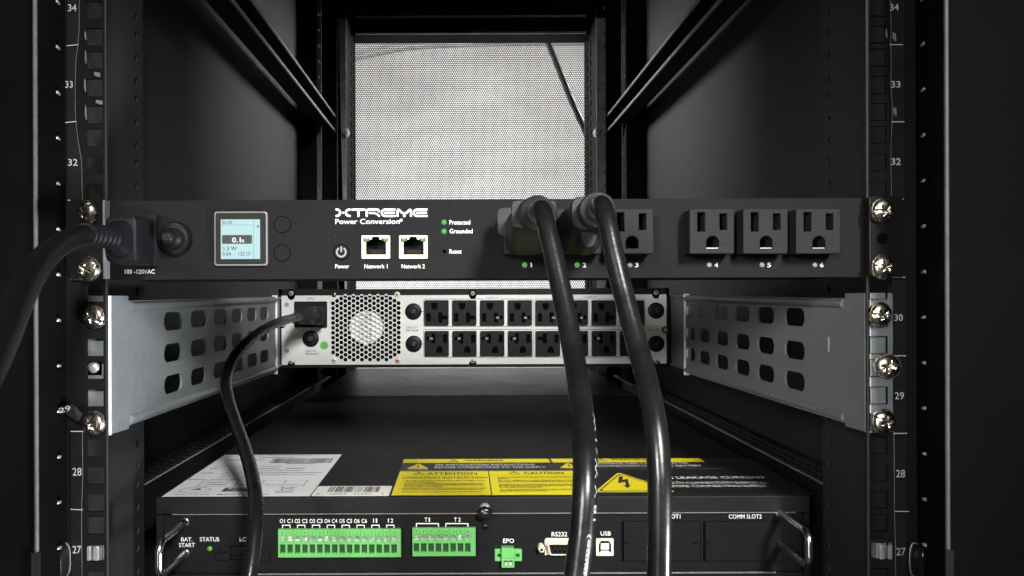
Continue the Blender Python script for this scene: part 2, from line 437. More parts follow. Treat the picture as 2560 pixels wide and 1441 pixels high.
def number_strip(ro, sgn):
    # segments of tape with a wavy inner edge; numbers and unit lines printed on it
    if sgn < 0:
        edges = [(-60, 200), (20, 198), (70, 198), (112, 195), (150, 190), (212, 188), (280, 188), (307, 190), (350, 195), (405, 204), (450, 205), (501, 206)]
        outer = [168] * len(edges)
        low = [(1079, 206), (1180, 207), (1274, 204), (1350, 204), (1500, 206)]
        hi = [(700, 200), (760, 200), (900, 199), (1010, 198), (1079, 206)]
        lo_out = 177
    else:
        edges = [(-60, 2226), (20, 2226), (70, 2228), (112, 2226), (150, 2228), (212, 2227), (280, 2231), (307, 2230), (350, 2228), (405, 2227), (450, 2228), (500, 2229)]
        outer = [2261] * len(edges)
        low = [(1084, 2235), (1180, 2236), (1279, 2236), (1350, 2238), (1500, 2240)]
        hi = [(700, 2230), (760, 2232), (890, 2232), (1000, 2232), (1084, 2235)]
        lo_out = 2268
    y = -0.0003
    if sgn > 0: hi = hi + low[1:]; low_seq = None
    else: low_seq = low
    for seq, oo in ((edges, outer[0]), (hi, outer[0] + 4 if sgn > 0 else outer[0] + 5), (low_seq, lo_out)):
        if seq is None or (sgn < 0 and seq is hi): continue
        s = MB()
        for (a, b) in zip(seq[:-1], seq[1:]):
            s.poly([W(oo, a[0], y), W(oo, b[0], y), W(b[1], b[0], y), W(a[1], a[0], y)], front(y))
        so = s.build('number_strip', 'strip', ro)
    e = MB()
    e.pline([(b, a) for a, b in edges], 1.1, y - 0.0003)
    e.pline([(b, a) for a, b in low], 1.3, y - 0.0003)
    e.build('tape_edge', 'braceedge', ro)
    t = MB()
    if sgn < 0:
        nums = [('34', 170, 11, 191, 29), ('33', 163, 203, 182, 220), ('32', 170, 398, 194, 415), ('28', 181, 1170, 204, 1190), ('27', 181, 1365, 203, 1384)]
        lines = [(167, 115, 195, 112), (163, 307, 190, 304), (170, 501, 206, 501), (177, 699, 204, 699), (177, 1079, 207, 1079), (177, 1274, 206, 1275)]
    else:
        nums = [('34', 2225, 10, 2247, 27), ('33', 2228, 203, 2251, 220), ('32', 2228, 396, 2252, 413), ('30', 2236, 786, 2257, 803), ('29', 2237, 981, 2260, 999), ('28', 2240, 1175, 2263, 1194), ('27', 2241, 1370, 2264, 1389)]
        lines = [(2226, 112, 2257, 112), (2230, 305, 2260, 305), (2231, 498, 2259, 498), (2231, 694, 2262, 694), (2231, 890, 2264, 890), (2234, 1084, 2267, 1084), (2238, 1279, 2271, 1279)]
    for n_, a, b, c, d in nums: t.ptext(n_, a, b, c, d, y - 0.0004, 0.006)
    for a, b, c, d in lines: t.pline([(a, b), (c, d)], 2.2, y - 0.0004)
    t.build('number_lettering', 'rail_ink', so)
    return so
stripL = number_strip(railL, -1)
number_strip(railR, 1)
# scuffed clear film on some holes of the rails
fm = MB()
for (a, b, c, d) in ((212, 78, 215, 100), (213, 124, 215, 160), (236, 180, 250, 193), (211, 196, 214, 230), (213, 262, 216, 300), (240, 250, 256, 262), (2215, 72, 2218, 96), (2232, 80, 2240, 104), (2234, 268, 2241, 290)):
    q = [(a, b), (c, b + (d - b) * .2), (c + 1, d), ((a + c) / 2, d - 1), (a - 1, b + (d - b) * .6)]
    fm.poly([W(p[0], p[1], -0.0008) for p in q][::-1], front(-0.0008))
fm.build('torn_film', 'braceedge', railL)
# curled end of the tape printed 29
pk = MB()
pts3 = [(*W(150, 1022, -0.012), -0.012), (*W(182, 1013, -0.010), -0.010), (*W(210, 1040, -0.001), -0.001), (*W(200, 1060, -0.0005), -0.0005), (*W(172, 1040, -0.006), -0.006)]
pk.add([(x, y, z) for x, z, y in pts3], [(0, 1, 2, 3, 4)])
pko = pk.build('curled_tape', 'strip', railL)
A_ = Vector((W(150, 1034, -0.0125)[0], -0.0125, W(150, 1034, -0.0125)[1])); B_ = Vector((W(178, 1026, -0.0118)[0], -0.0118, W(178, 1026, -0.0118)[1]))
H_ = Vector((W(146, 1021, -0.0128)[0], -0.0128, W(146, 1021, -0.0128)[1])) - A_
MB().text('29', (0, 0, 1, 1), lambda u, v, w_: tuple(A_ + (B_ - A_) * u + H_ * v * 0.95), 0.006).build('tape_lettering', 'rail_ink', pko)
pe = MB(); pe.tube([(W(140, 1022, -.0125)[0], -.0125, W(140, 1022, -.0125)[1], .0002), (W(180, 1012, -.0105)[0], -.0105, W(180, 1012, -.0105)[1], .0002), (W(208, 1038, -.0015)[0], -.0015, W(208, 1038, -.0015)[1], .0002)], 6, 3)
pe.build('tape_edge', 'bezel', pko)

# depth rails (top pair and lower pair)
for sgn in (-1, 1):
    x0, x1 = C + sgn * 0.2395, C + sgn * 0.264
    a, b = min(x0, x1), max(x0, x1)
    r = MB()
    wb0, wb1 = C + sgn * 0.2615, C + sgn * 0.264
    r.box(min(wb0, wb1), max(wb0, wb1), 0.004, 0.872, 0.2890, 0.3187)
    r.box(min(x0, wb0), max(x0, wb0), 0.004, 0.872, 0.2890, 0.2904)
    r.box(min(x0, wb0), max(x0, wb0), 0.004, 0.872, 0.3173, 0.3187)
    d = r.build('depth_rail', 'rackdark', rack)
    xe = x0 - sgn * 0.0015
    for zz, th in ((0.2905, 0.0046), (0.3170, 0.0042)):
        e = MB(); e.box(min(xe, x0 + sgn * .0012), max(xe, x0 + sgn * .0012), 0.004, 0.873, zz - th / 2, zz + th / 2)
        e.build('rail_lip', 'braceedge', d, 0.0008)  # pale strip stands for the lit edge of the black rail
    # lower
    x0, x1 = C + sgn * 0.2525, C + sgn * 0.286
    hs = []
    y_ = 0.10
    while y_ < 0.8:
        for q in range(3):
            xx = C + sgn * (0.258 + q * 0.0085)
            hs.append(rect(xx - 0.0028, y_ + q * 0.003, xx + 0.0028, y_ + q * 0.003 + 0.006))
        y_ += 0.0135
    a, b = min(x0, x1), max(x0, x1)
    r = MB(); r.plate(rect(a, 0.004, b, 0.80), hs, 0.0015, lambda u, v, w_: (u, v, -0.140 + w_))
    r.box(min(x0, x0 + sgn * .002), max(x0, x0 + sgn * .002), 0.004, 0.80, -0.175, -0.1417)
    r.box(a + 0.001, b - 0.001, 0.01, 0.79, -0.175, -0.165)
    d = r.build('depth_rail', 'rack', rack)
    e = MB(); e.tube([(x0, 0.08, -0.1398, 0.0008), (x0, 0.4, -0.1398, 0.0010), (x0, 0.80, -0.1398, 0.0016)], 8, 3)
    e.build('rail_lip', 'braceedge', d)
    e = MB(); e.box(min(x0 - sgn * 0.006, x0 + sgn * .002), max(x0 - sgn * 0.006, x0 + sgn * .002), 0.72, 0.865, -0.1405, -0.1375)
    e.build('rail_end', 'braceedge', d, 0.001)

# rear uprights
for sgn in (-1, 1):
    a = MB()
    def bx(c0, c1, y0, y1, z0=-0.6, z1=ZT, a=a):
        p, q = C + sgn * c0, C + sgn * c1; a.box(min(p, q), max(p, q), y0, y1, z0, z1)
    bx(0.2595, 0.2885, 0.815, 0.86)
    bx(0.244, 0.2885, 0.90, 0.93)
    bx(0.233, 0.262, 0.945, 1.0)
    bx(0.228, 0.235, 1.0, 1.03)
    ps = a.build('rear_post', 'rackdark', rack)
    # narrow perforated strip
    p0, p1 = C + sgn * 0.2515, C + sgn * 0.2590
    hs = []
    z = -0.155
    while z < 0.6:
        hs.append(rrect(C + sgn * 0.2548 - 0.0012, z, C + sgn * 0.2548 + 0.0012, z + 0.006, 0.0011, 2)); z += 0.026
    s = MB(); s.plate(rect(min(p0, p1), -0.16, max(p0, p1), 0.62), hs, 0.0015, front(0.81))
    s.build('perforated_strip', 'braceedge', ps)
    # rear mounting rail
    p0, p1 = C + sgn * 0.2205, C + sgn * 0.2365
    hs = []; z = -0.14
    while z < 0.6:
        hs.append(rrect(C + sgn * 0.2345 - 0.0011, z, C + sgn * 0.2345 + 0.0011, z + 0.0055, 0.001, 2)); z += 0.0222
    s = MB(); s.plate(rect(min(p0, p1), -0.16, max(p0, p1), 0.49), hs, 0.0015, front(0.875))
    rr = s.build('rear_mounting_rail', 'railgrey', rack)
    s = MB()
    hs = []; z = -0.15
    while z < 0.6:
        hs.append(rect(0.93, z, 0.94, z + 0.012)); hs.append(rect(0.965, z, 0.975, z + 0.012)); z += 0.0185
    s.plate(rect(0.877, -0.16, 0.99, 0.56), hs, 0.0015, lambda u, v, w_: (C + sgn * (0.2208 - w_ * 0 ) + sgn * w_ * -1, u, v))
    s.build('rail_flange', 'rackdark', rr)
    bxp = 865 if sgn < 0 else 1492
    bb = MB(); cx, cz = W(bxp, 331, 0.868)
    bb.loft([(cx, cz, 0.005, 0.007, 2, 0.862), (cx, cz, 0.006, 0.008, 2, 0.866), (cx, cz, 0.006, 0.008, 2, 0.875)], 6)
    bb.loft([(cx, cz, 0.003, 0.004, 2, 0.858), (cx, cz, 0.0035, 0.0045, 2, 0.862)], 12)
    bb.build('hex_bolt', 'steel', rr)
# rear header beams
h = MB()
h.box(C - 0.26, C + 0.26, 0.93, 1.0, 0.523, 0.64)
h.box(C - 0.26, C + 0.26, 0.955, 1.0, 0.489, 0.521)
ho = h.build('rear_header', 'rackdark', rack)
for zz in (0.5212, 0.4905):
    e = MB(); e.box(C - 0.215, C + 0.215, 0.946, 0.952, zz - 0.0018, zz + 0.0018)
    e.build('beam_lip', 'railgrey', ho, 0.0008)  # lit beam edge painted as a pale strip
rv = MB()
for px, py in ((868, 28), (914, 27), (1176, 1)):
    x, z = W(px, py, 0.929); rv.cyl(x, z, 0.927, 0.93, 0.0016, 10)
rv.build('rivet', 'steel', ho)

# mesh rear door: frame plus a real sheet of hexagonal holes
door = MB()
YD = 1.05
mx0, mx1 = W(893, 400, YD)[0] - 0.006, W(1463, 400, YD)[0]
mz1 = zat(99, YD); mz0 = -0.22
door.box(C - 0.29, mx0, YD - 0.012, YD + 0.01, -0.9, 0.69)
door.box(mx1, C + 0.29, YD - 0.012, YD + 0.01, -0.9, 0.69)
door.box(mx0, mx1, YD - 0.012, YD + 0.01, mz1, 0.69)
door.box(mx0, mx1, YD - 0.012, YD + 0.01, -0.9, mz0)
do = door.build('rear_door', 'rackdark', rack)
def hexmesh():
    P = 0.00442; R = P / math.sqrt(3); r = 0.00188; tk = 0.0012
    dz = P * math.sqrt(3) / 2
    nx = int((mx1 - mx0) / P) + 1; nz = int((mz1 - mz0) / dz) + 1
    vs = []; fs = []
    co_ = [(sin(pi / 3 * k), cos(pi / 3 * k)) for k in range(6)]
    for j in range(nz):
        for i in range(nx):
            cx = mx0 + i * P + (P / 2 if j % 2 else 0); cz = mz1 - j * dz
            o = len(vs)
            vs += [(cx + R * a, YD, cz + R * b) for a, b in co_]
            vs += [(cx + r * a, YD, cz + r * b) for a, b in co_]
            vs += [(cx + r * a, YD + tk, cz + r * b) for a, b in co_]
            for k in range(6):
                k2 = (k + 1) % 6
                fs.append((o + k, o + k2, o + 6 + k2, o + 6 + k))
                fs.append((o + 6 + k, o + 6 + k2, o + 12 + k2, o + 12 + k))
    a = MB(); a.v = vs; a.f = fs; a.sm = [False] * len(fs)
    return a
hexmesh().build('door_mesh', 'rackdark', do)

# dark cable hanging behind the mesh door
cb = MB()
cb.tube([(*[W(px, py, 1.22)[0], 1.22, W(px, py, 1.22)[1]], 0.0068) for px, py in ((1336, 20), (1370, 105), (1398, 175), (1425, 242), (1456, 312), (1490, 385), (1525, 455), (1560, 530))], 14, 5)
tag(cb.build('hanging_cable', 'rackdark'), 'dark cable slanting down behind the upper right of the mesh rear door', 'cable')

# ================================================================== POWER DISTRIBUTION UNIT
YF = 0.004     # face plane
pdu = empty('power_distribution_unit', (C, YF, 0.0108), 'thin black power strip across the rack with small lit screen and six outlets', 'power strip')
cx0, cz0 = W(270, 503, YF); cx1, cz1 = W(2164, 694, YF)
ZTp, ZBp = zat(499, YF), zat(697, YF)
XL, XR = W(271, 600, YF)[0], W(2162, 600, YF)[0]
jacks = [(904, 589, 975, 647), (998, 589, 1069, 647)]
holes = [prect(a + 3, b + 3, c - 3, d - 3, YF) for a, b, c, d in jacks]
holes.append(circ(*W(1111, 629, YF), 4.2 / S(YF), 14))
fp = MB(); fp.plate(rect(XL, ZBp, XR, ZTp), holes, 0.0016, front(YF), 0.0003)
face = fp.build('face_plate', 'pdu', pdu)
ch = MB(); ch.box(XL + 0.0005, XR - 0.0005, 0.016, 0.085, ZBp + 0.0004, ZTp - 0.0004)
ch.box(XL + 0.0005, XR - 0.0005, 0.0057, 0.016, ZTp - 0.0016, ZTp - 0.0004)
ch.box(XL + 0.0005, XR - 0.0005, 0.0057, 0.016, ZBp + 0.0004, ZBp + 0.0016)
ch.build('chassis', 'rackdark', pdu)
for sgn in (-1, 1):
    xe = XL if sgn < 0 else XR
    xo = W(176 if sgn < 0 else 2256, 600, -0.003)[0]
    holes = []
    if sgn > 0: holes = [circ(*W(2206, 597, -0.003), 14 / S(0), 20)]
    e = MB(); e.plate(rect(min(xe, xo), ZBp, max(xe, xo), ZTp), holes, 0.002, front(-0.003))
    eo = e.build('mounting_ear', 'rackdark', pdu)
    e = MB(); xx = xe + (0.0012 if sgn < 0 else -0.0012)
    e.box(min(xe, xx), max(xe, xx), -0.003, YF - 0.0003, ZBp + 0.0005, ZTp - 0.0005)
    e.build('ear_bend', 'braceedge' if sgn < 0 else 'rack', eo, 0.0004)  # only the left bend gets the pale lit tone

# display
dsp = MB(); dsp.plate(prect(535, 529, 668, 665, YF - 0.0025, 0.0016), [], 0.0025, front(YF - 0.0025), 0.0005)
disp = dsp.build('display_bezel', 'bezel_edge', pdu)
MB().plate(prect(538.5, 532.5, 664.5, 661, YF - 0.0028, 0.0014), [], 0.0008, front(YF - 0.0028), 0.0002).build('bezel_face', 'bezel', disp)
YS = YF - 0.0029
MB().pbox(552, 549, 650, 648, YS, YS + 0.0003).build('screen', 'lcd', disp)
a = MB(); a.pline([(553, 563), (634, 563)], 1.0, YS - 0.00004); a.pline([(634, 550), (634, 647)], 1.0, YS - 0.00005)
a.build('screen_line', 'lcd_line', disp)
MB().plate(prect(555, 588, 630, 610, YS - 0.00006, 0.0007), [], 0.00004, front(YS - 0.00006)).build('screen_field', 'lcd_box', disp)
a = MB(); a.ptext('0.1', 580, 594, 602, 607, YS - 0.0002, 0.02); a.ptext('%', 603.5, 599, 611, 606.5, YS - 0.0002, 0.02)
a.build('screen_digits', 'lcd_white', disp)
a = MB(); a.ptext('02:30', 555, 552.5, 580, 560.5, YS - 0.0001)
a.ptext('1.3 W', 559, 617, 592, 626.5, YS - 0.0001, 0.012); a.ptext('0.0A  \u00b7  122.1V', 557, 630.5, 627, 639.5, YS - 0.0001, 0.004)
a.pline([(640, 566), (647.5, 566)], 1.3, YS - 0.0001); a.pline([(644.5, 562.5), (648, 566), (644.5, 569.5)], 1.3, YS - 0.0001)
a.build('screen_text', 'lcd_ink', disp)

# round buttons beside the display
for px, py in ((706, 562), (706, 633)):
    x, z = W(px, py, YF); r = 21.5 / S(YF)
    g = MB(); g.plate(circ(x, z, r, 40), [circ(x, z, r * 0.90, 40)], 0.0002, front(YF - 0.0002))
    go = g.build('button_groove', 'hole', pdu)
    g = MB(); g.loft([(x, z, r * 0.90, r * 0.90, 2, YF - 0.0005), (x, z, r * 0.93, r * 0.93, 2, YF - 0.0002), (x, z, r * 0.93, r * 0.93, 2, YF)], 40)
    g.build('round_button', 'pdu', go)
x, z = W(854, 631, YF); r = 20.5 / S(YF)
g = MB(); g.plate(circ(x, z, r, 40), [circ(x, z, r * 0.92, 40)], 0.0002, front(YF - 0.0002)); go = g.build('button_groove', 'hole', pdu)
g = MB(); g.loft([(x, z, r * 0.86, r * 0.86, 2, YF - 0.001), (x, z, r * 0.92, r * 0.92, 2, YF - 0.0005), (x, z, r * 0.92, r * 0.92, 2, YF)], 40)
pb = g.build('power_button', 'pdu', go)
g = MB(); R_ = 11.3 / S(YF)
g.ribbon([(x + R_ * sin(radians(q)), z + R_ * cos(radians(q))) for q in range(40, 321, 14)], 4.5 / S(YF), front(YF - 0.0012))
g.ribbon([(x, z + 2 / S(YF)), (x, z + 12.5 / S(YF))], 4.5 / S(YF), front(YF - 0.0012), 0.00002)
g.build('power_symbol', 'fade', go)

# logo lettering and printed labels
yl = YF - 0.00025
lg = MB()
def zp(a, b): return W(820 + a / 6.737, 500 + b / 6.737, yl)
def st(pts, wd=36): lg.ribbon([zp(*p) for p in pts], wd / 6.737 / S(yl), front(yl))
def dotz(a, b, r): lg.poly(circ(*zp(a, b), r / 6.737 / S(yl), 16), front(yl), 3e-6)
st([(143, 163), (176, 170), (198, 188), (207, 217), (198, 246), (176, 264), (143, 272)]); dotz(255, 217, 17)
st([(364, 163), (331, 170), (308, 188), (299, 217), (308, 246), (331, 264), (366, 272)])
st([(410, 165), (613, 165)]); st([(512, 165), (512, 272)])
st([(652, 272), (652, 192), (660, 172), (682, 164), (835, 164), (862, 192)]); st([(700, 222), (780, 222), (826, 240), (862, 272)], 32)
for o in (0, 538):
    st([(1125 + o, 163), (960 + o, 163), (925 + o, 176), (908 + o, 205), (908 + o, 230), (925 + o, 259), (960 + o, 272), (1125 + o, 272)], 34)
    st([(962 + o, 217), (1116 + o, 217)], 32)
st([(1172, 272), (1172, 182), (1186, 165), (1204, 176), (1240, 215), (1285, 232), (1330, 215), (1366, 176), (1384, 165), (1398, 182), (1398, 272)], 34); dotz(1285, 270, 23)
lg.build('logo_lettering', 'white_ink', pdu)
t = MB()
t.ptext('Power Conversion', 838, 547.5, 999, 560.5, yl, 0.008); t.pcyl(1002.5, 551, 3.6, yl, YF - 0.0001, 12)
t.ptext('Protected', 1123.5, 550.5, 1175.5, 562, yl, 0.008); t.ptext('Grounded', 1124, 572.5, 1181.5, 584, yl, 0.008)
t.ptext('Reset', 1123.5, 623.5, 1154, 634.5, yl, 0.008); t.ptext('Power', 838, 661, 873, 671.5, yl, 0.008)
t.ptext('Network 1', 911, 661, 969, 671.5, yl, 0.008); t.ptext('Network 2', 1004, 661, 1062, 671.5, yl, 0.008)
t.ptext('100 -120VAC', 312, 674, 387, 685, yl, 0.008)
for i, px in enumerate((1325.5, 1456.5, 1587, 1786, 1918, 2050)):
    t.ptext(str(i + 1), px + (1 if i == 0 else 0), 657.5, px + (4.5 if i == 0 else 9), 668.5, yl, 0.008)
t.build('printed_lettering', 'white_ink', pdu)

# network jacks
for a, b, c, d in jacks:
    w_ = c - a; h_ = d - b
    def q(u, v): return W(a + u * w_, b + v * h_, YF - 0.0009)
    hole = [q(.37, .055), q(.37, .10), q(.35, .17), q(.28, .19), q(.28, .12), q(.055, .12), q(.055, .26), q(.15, .29), q(.15, .42), q(.13, .44), q(.15, .47), q(.15, .58), q(.13, .61), q(.15, .64), q(.15, .83),
            q(.86, .83), q(.86, .64), q(.88, .61), q(.86, .58), q(.86, .47), q(.88, .44), q(.86, .42), q(.86, .29), q(.93, .26), q(.93, .12), q(.70, .12), q(.70, .19), q(.64, .17), q(.61, .10), q(.61, .055)]
    s = MB(); s.plate(prect(a, b, c, d, YF - 0.0009, 0.0005), [hole], 0.0014, front(YF - 0.0009))
    so = s.build('network_port', 'shell', pdu)
    inn = MB()
    inn.pbox(a + 3, b + 2, c - 3, b + 4, YF + 0.0008, 0.015); inn.pbox(a + 3, d - 9, c - 3, d - 7, YF + 0.0008, 0.015)
    inn.pbox(a + 3, b + 2, a + 5, d - 7, YF + 0.0008, 0.015); inn.pbox(c - 5, b + 2, c - 3, d - 7, YF + 0.0008, 0.015)
    inn.pbox(a + 3, b + 2, c - 3, d - 7, 0.0148, 0.0155)
    inn.pbox(a + 12, d - 22, c - 12, d - 12, YF + 0.004, 0.015)
    inn.build('port_cavity', 'black_plastic', so)
    for fx_ in (.165, .82):
        l = MB(); x, z = W(a + fx_ * w_, b + .185 * h_, YF)
        l.loft([(x, z, 0.0007, 0.0004, 2, YF - 0.0003), (x, z, 0.0014, 0.0009, 1.6, YF), (x, z, 0.0015, 0.0009, 1.6, YF + 0.003)], 16)
        l.build('port_light', 'led_port', so)
rs = MB(); rs.pcyl(1111, 629, 6, YF + 0.004, YF + 0.01, 14); rs.build('reset_hole', 'hole', pdu)

def led(px, py, r, y, m_, parent, name='indicator_light'):
    x, z = W(px, py, y); rr = r / S(y)
    l = MB(); l.loft([(x, z, rr * .35, rr * .35, 2, y - 0.0009), (x, z, rr * .8, rr * .8, 2, y - 0.0006), (x, z, rr, rr, 2, y - 0.0001), (x, z, rr, rr, 2, y + 0.0003)], 20)
    return l.build(name, m_, parent)
led(1110, 556, 6.8, YF, 'led_green', pdu); led(1110, 579, 6.8, YF, 'led_green', pdu)
for i, px in enumerate((1311.5, 1442.5, 1574.5, 1773, 1905, 2037)):
    led(px, 663, 6.6, YF, 'led_green' if i < 2 else 'led_off', pdu)

# six outlets
YO = YF - 0.012
def outlet_holes(u0, v1):   # from the top-left corner, millimetres
    q = lambda a, b: (u0 + a / 1000, v1 - b / 1000)
    g = [q(9.5, 22.2), q(16.4, 22.2)] + [q(12.95 + 3.45 * cos(radians(k)), 18.6 - 3.3 * sin(radians(k))) for k in range(0, 181, 15)]
    return [[q(4.5, 12.6), q(8.6, 12.6), q(8.6, 2), q(4.5, 2)], [q(17, 11.8), q(20.9, 11.8), q(20.9, 2.7), q(17, 2.7)], g]
for i, px in enumerate((1259, 1391, 1522, 1724, 1858, 1990)):
    x0, z1 = W(px, 523, YO); wd = 25.1e-3
    o = MB(); o.plate(rrect(x0, z1 - 0.0252, x0 + wd, z1, 0.0008, 3), outlet_holes(x0, z1), 0.0118, front(YO), 0.0006)
    oo = o.build('outlet', 'socket', pdu)
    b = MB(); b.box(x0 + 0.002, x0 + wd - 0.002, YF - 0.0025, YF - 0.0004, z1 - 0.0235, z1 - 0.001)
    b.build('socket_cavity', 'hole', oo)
    if i > 2:
        k = MB(); k.box(x0 + 0.0097, x0 + 0.0162, YO + 0.0008, YO + 0.0014, z1 - 0.0221, z1 - 0.0217)
        k.build('ground_contact', 'steel', oo)

# circuit breaker button with a knurled nut
x, z = W(440, 598, YF)
n = MB()
N = 36; vs = []; 
def gear(r, y):
    return [(x + (r + (0.0005 if k % 2 else -0.0004)) * cos(2 * pi * k / (2 * N)), y, z + (r + (0.0005 if k % 2 else -0.0004)) * sin(2 * pi * k / (2 * N))) for k in range(2 * N)]
A = gear(0.0096, YF); B = gear(0.0088, YF - 0.0040); Cc = [(x + 0.0072 * cos(2 * pi * k / (2 * N)), YF - 0.0046, z + 0.0072 * sin(2 * pi * k / (2 * N))) for k in range(2 * N)]
vv = A + B + Cc; L2 = 2 * N
n.add(vv, [(k, (k + 1) % L2, L2 + (k + 1) % L2, L2 + k) for k in range(L2)] + [(L2 + k, L2 + (k + 1) % L2, 2 * L2 + (k + 1) % L2, 2 * L2 + k) for k in range(L2)] + [tuple(range(2 * L2, 3 * L2))])
nut = n.build('knurled_nut', 'black_plastic', pdu)
n = MB(); n.loft([(x, z, .0020, .0020, 2, YF - .0150), (x, z, .0036, .0036, 2, YF - .0142), (x, z, .0041, .0041, 2, YF - .0125), (x, z, .0042, .0042, 2, YF - .0085), (x, z, .0058, .0058, 2, YF - .0082), (x, z, .0060, .0060, 2, YF - .0046)], 36)
n.build('reset_button', 'black_plastic', nut)

# inlet block
a = MB(); a.pbox(296, 534, 390, 666, YF - 0.004, YF)
inl = a.build('power_inlet', 'pdu', pdu, 0.0005)

# ================================================================== POWER CORDS
def ptube(mb, pts, r, n=22, sub=9):
    return mb.tube([(W(px, py, y)[0], y, W(px, py, y)[1], r if not isinstance(r, list) else r[i]) for i, (px, py, y) in enumerate(pts)], n, sub)

# cord into the strip's inlet, at far left
cord = empty('power_cable', (W(338, 603, 0)[0], -0.004, 0.0), 'thick black cord with ribbed plug at the left end of the power strip', 'power cord')
ax, az = W(336, 604, -0.006)
p = MB(); p.loft([(ax, az, .0088, .0134, 7, -0.0005), (ax, az, .0088, .0134, 7, -0.012), (ax - .0005, az, .0084, .0126, 7, -0.021), (ax - .001, az, .0072, .0100, 5, -0.0215)], 44)
po = p.build('plug_body', 'black_plastic', cord, 0.0004)
rb = MB()
for k in range(13):
    xx = ax - 0.0072 + k * 0.00098
    hh = 0.0040 + 0.0016 * (k / 12.0) ** 1.5
    rb.box(xx, xx + 0.00042, -0.0218, -0.0208, az - hh, az + hh)
rb.build('grip_ridges', 'braceedge', po)
bt = MB(); ax2 = ax - .0012
secs = [(ax2, az, .0066, .0100, 4, -0.0216), (ax2, az, .0060, .0090, 3, -0.026), (ax2 - .0002, az, .0058, .0066, 2, -0.029)]
y_ = -0.030
for k in range(6):
    secs += [(ax2 - .0002 * k, az, .0060, .0060, 2, y_), (ax2 - .0002 * k, az, .0060, .0060, 2, y_ - .0026), (ax2 - .0002 * k, az, .0052, .0052, 2, y_ - .0029), (ax2 - .0002 * k, az, .0052, .0052, 2, y_ - .0040)]
    y_ -= .0045
bt.loft(secs, 36); bt.build('strain_relief', 'black_plastic', po)
c = MB()
ptube(c, [(225, 588, -0.052), (196, 591, -0.062), (160, 606, -0.082), (118, 638, -0.108), (78, 690, -0.136), (44, 755, -0.162), (8, 840, -0.185), (-40, 940, -0.205), (-110, 1060, -0.22)], 0.0052, 24)
c.build('cable_jacket', 'cord', cord)

# two plugs in outlets 1 and 2
def plug_cord(label, oc, fl, boot, path, body, style):
    root = empty('power_cable', (W(*oc, YO)[0], YO, W(*oc, YO)[1]), label, 'power cord', 'black cords plugged into outlets 1 and 2')
    b = MB(); b.loft(body, 44, True); bo = b.build('plug_body', 'plug', root)
    for s_ in fl:
        f_ = MB(); f_.loft(s_, 44); f_.build('plug_flange', 'plug', bo, 0.0005)
    g = MB(); g.loft(boot, 40); g.build('strain_relief', 'plug', bo)
    c_ = MB(); fr = ptube(c_, path, 0.00435, 28, 10); co_ = c_.build('cable_jacket', 'cable', root)
    return root, co_, fr
def sec(px, py, y, rx, rz, e): x, z = W(px, py, y); return (x, z, rx, rz, e, y)
r1, c1, fr1 = plug_cord('black cord plugged into outlet 1, left of the two thick cords hanging in front',
    (1314, 582),
    [[sec(1313, 555, -0.012, .0150, .0078, 8), sec(1313, 555, -0.0185, .0150, .0078, 8)],
     [sec(1333, 537, -0.042, .0113, .0070, 9), sec(1335, 536, -0.052, .0110, .0068, 9)]],
    [sec(1338, 535, -0.051, .0090, .0080, 2.4), sec(1341, 534, -0.060, .0088, .0084, 2.2), sec(1344, 533, -0.066, .0086, .0086, 2), sec(1345, 533, -0.068, .0080, .0080, 2), sec(1346, 532, -0.0682, .0060, .0060, 2), sec(1347, 531, -0.072, .0055, .0055, 2)],
    [(1346, 533, -.064), (1349, 522, -.080), (1356, 530, -.092), (1366, 566, -.100), (1384, 640, -.106), (1406, 740, -.113), (1427, 850, -.123), (1446, 960, -.138), (1460, 1080, -.155), (1463, 1200, -.166), (1456, 1320, -.170), (1444, 1420, -.172), (1430, 1520, -.174)],
    [sec(1316, 585, -0.0085, .0120, .0120, 3.5), sec(1318, 580, -0.022, .0118, .0115, 3), sec(1326, 562, -0.036, .0105, .0090, 4), sec(1333, 540, -0.046, .0100, .0066, 5)], 0)
# chevron grip edge under plug 1
cv = MB()
cv.tube([(*[W(1297, 577, -.0345)[0], -.0345, W(1297, 577, -.0345)[1]], .0004), (*[W(1321, 618, -.0285)[0], -.0285, W(1321, 618, -.0285)[1]], .0005), (*[W(1334, 616, -.0280)[0], -.0280, W(1334, 616, -.0280)[1]], .0004), (*[W(1344, 600, -.030)[0], -.030, W(1344, 600, -.030)[1]], .0003)], 8, 6)
cv.build('grip_edge', 'plug', r1.children[0])
r2, c2, fr2 = plug_cord('black cord plugged into outlet 2, right of the two thick cords hanging in front',
    (1447, 580),
    [[sec(1478, 533, -0.0500, .0108, .0086, 3.4), sec(1483, 532, -0.0535, .0106, .0084, 3.4)]],
    [sec(1482, 532, -0.0535, .0082, .0082, 2), sec(1487, 530, -0.063, .0080, .0080, 2), sec(1488, 528, -0.064, .0074, .0074, 2), sec(1490, 527, -0.066, .0074, .0074, 2), sec(1491, 526, -0.067, .0086, .0086, 2), sec(1495, 525, -0.0715, .0086, .0086, 2), sec(1495, 525, -0.0720, .0078, .0078, 2), sec(1496, 524, -0.0722, .0054, .0054, 2), sec(1497, 524, -0.076, .0050, .0050, 2)],
    [(1495, 525, -.068), (1500, 512, -.085), (1508, 520, -.096), (1517, 556, -.103), (1534, 634, -.108), (1560, 740, -.114), (1588, 845, -.122), (1616, 950, -.134), (1638, 1060, -.146), (1648, 1180, -.152), (1649, 1300, -.154), (1648, 1420, -.154), (1646, 1520, -.154)],
    [sec(1450, 576, -0.0085, .0122, .0132, 3), sec(1452, 573, -0.022, .0118, .0130, 2.6), sec(1462, 560, -0.036, .0098, .0118, 2.5), sec(1474, 540, -0.047, .0080, .0090, 2.5), sec(1478, 534, -0.052, .0078, .0076, 2.2)], 1)
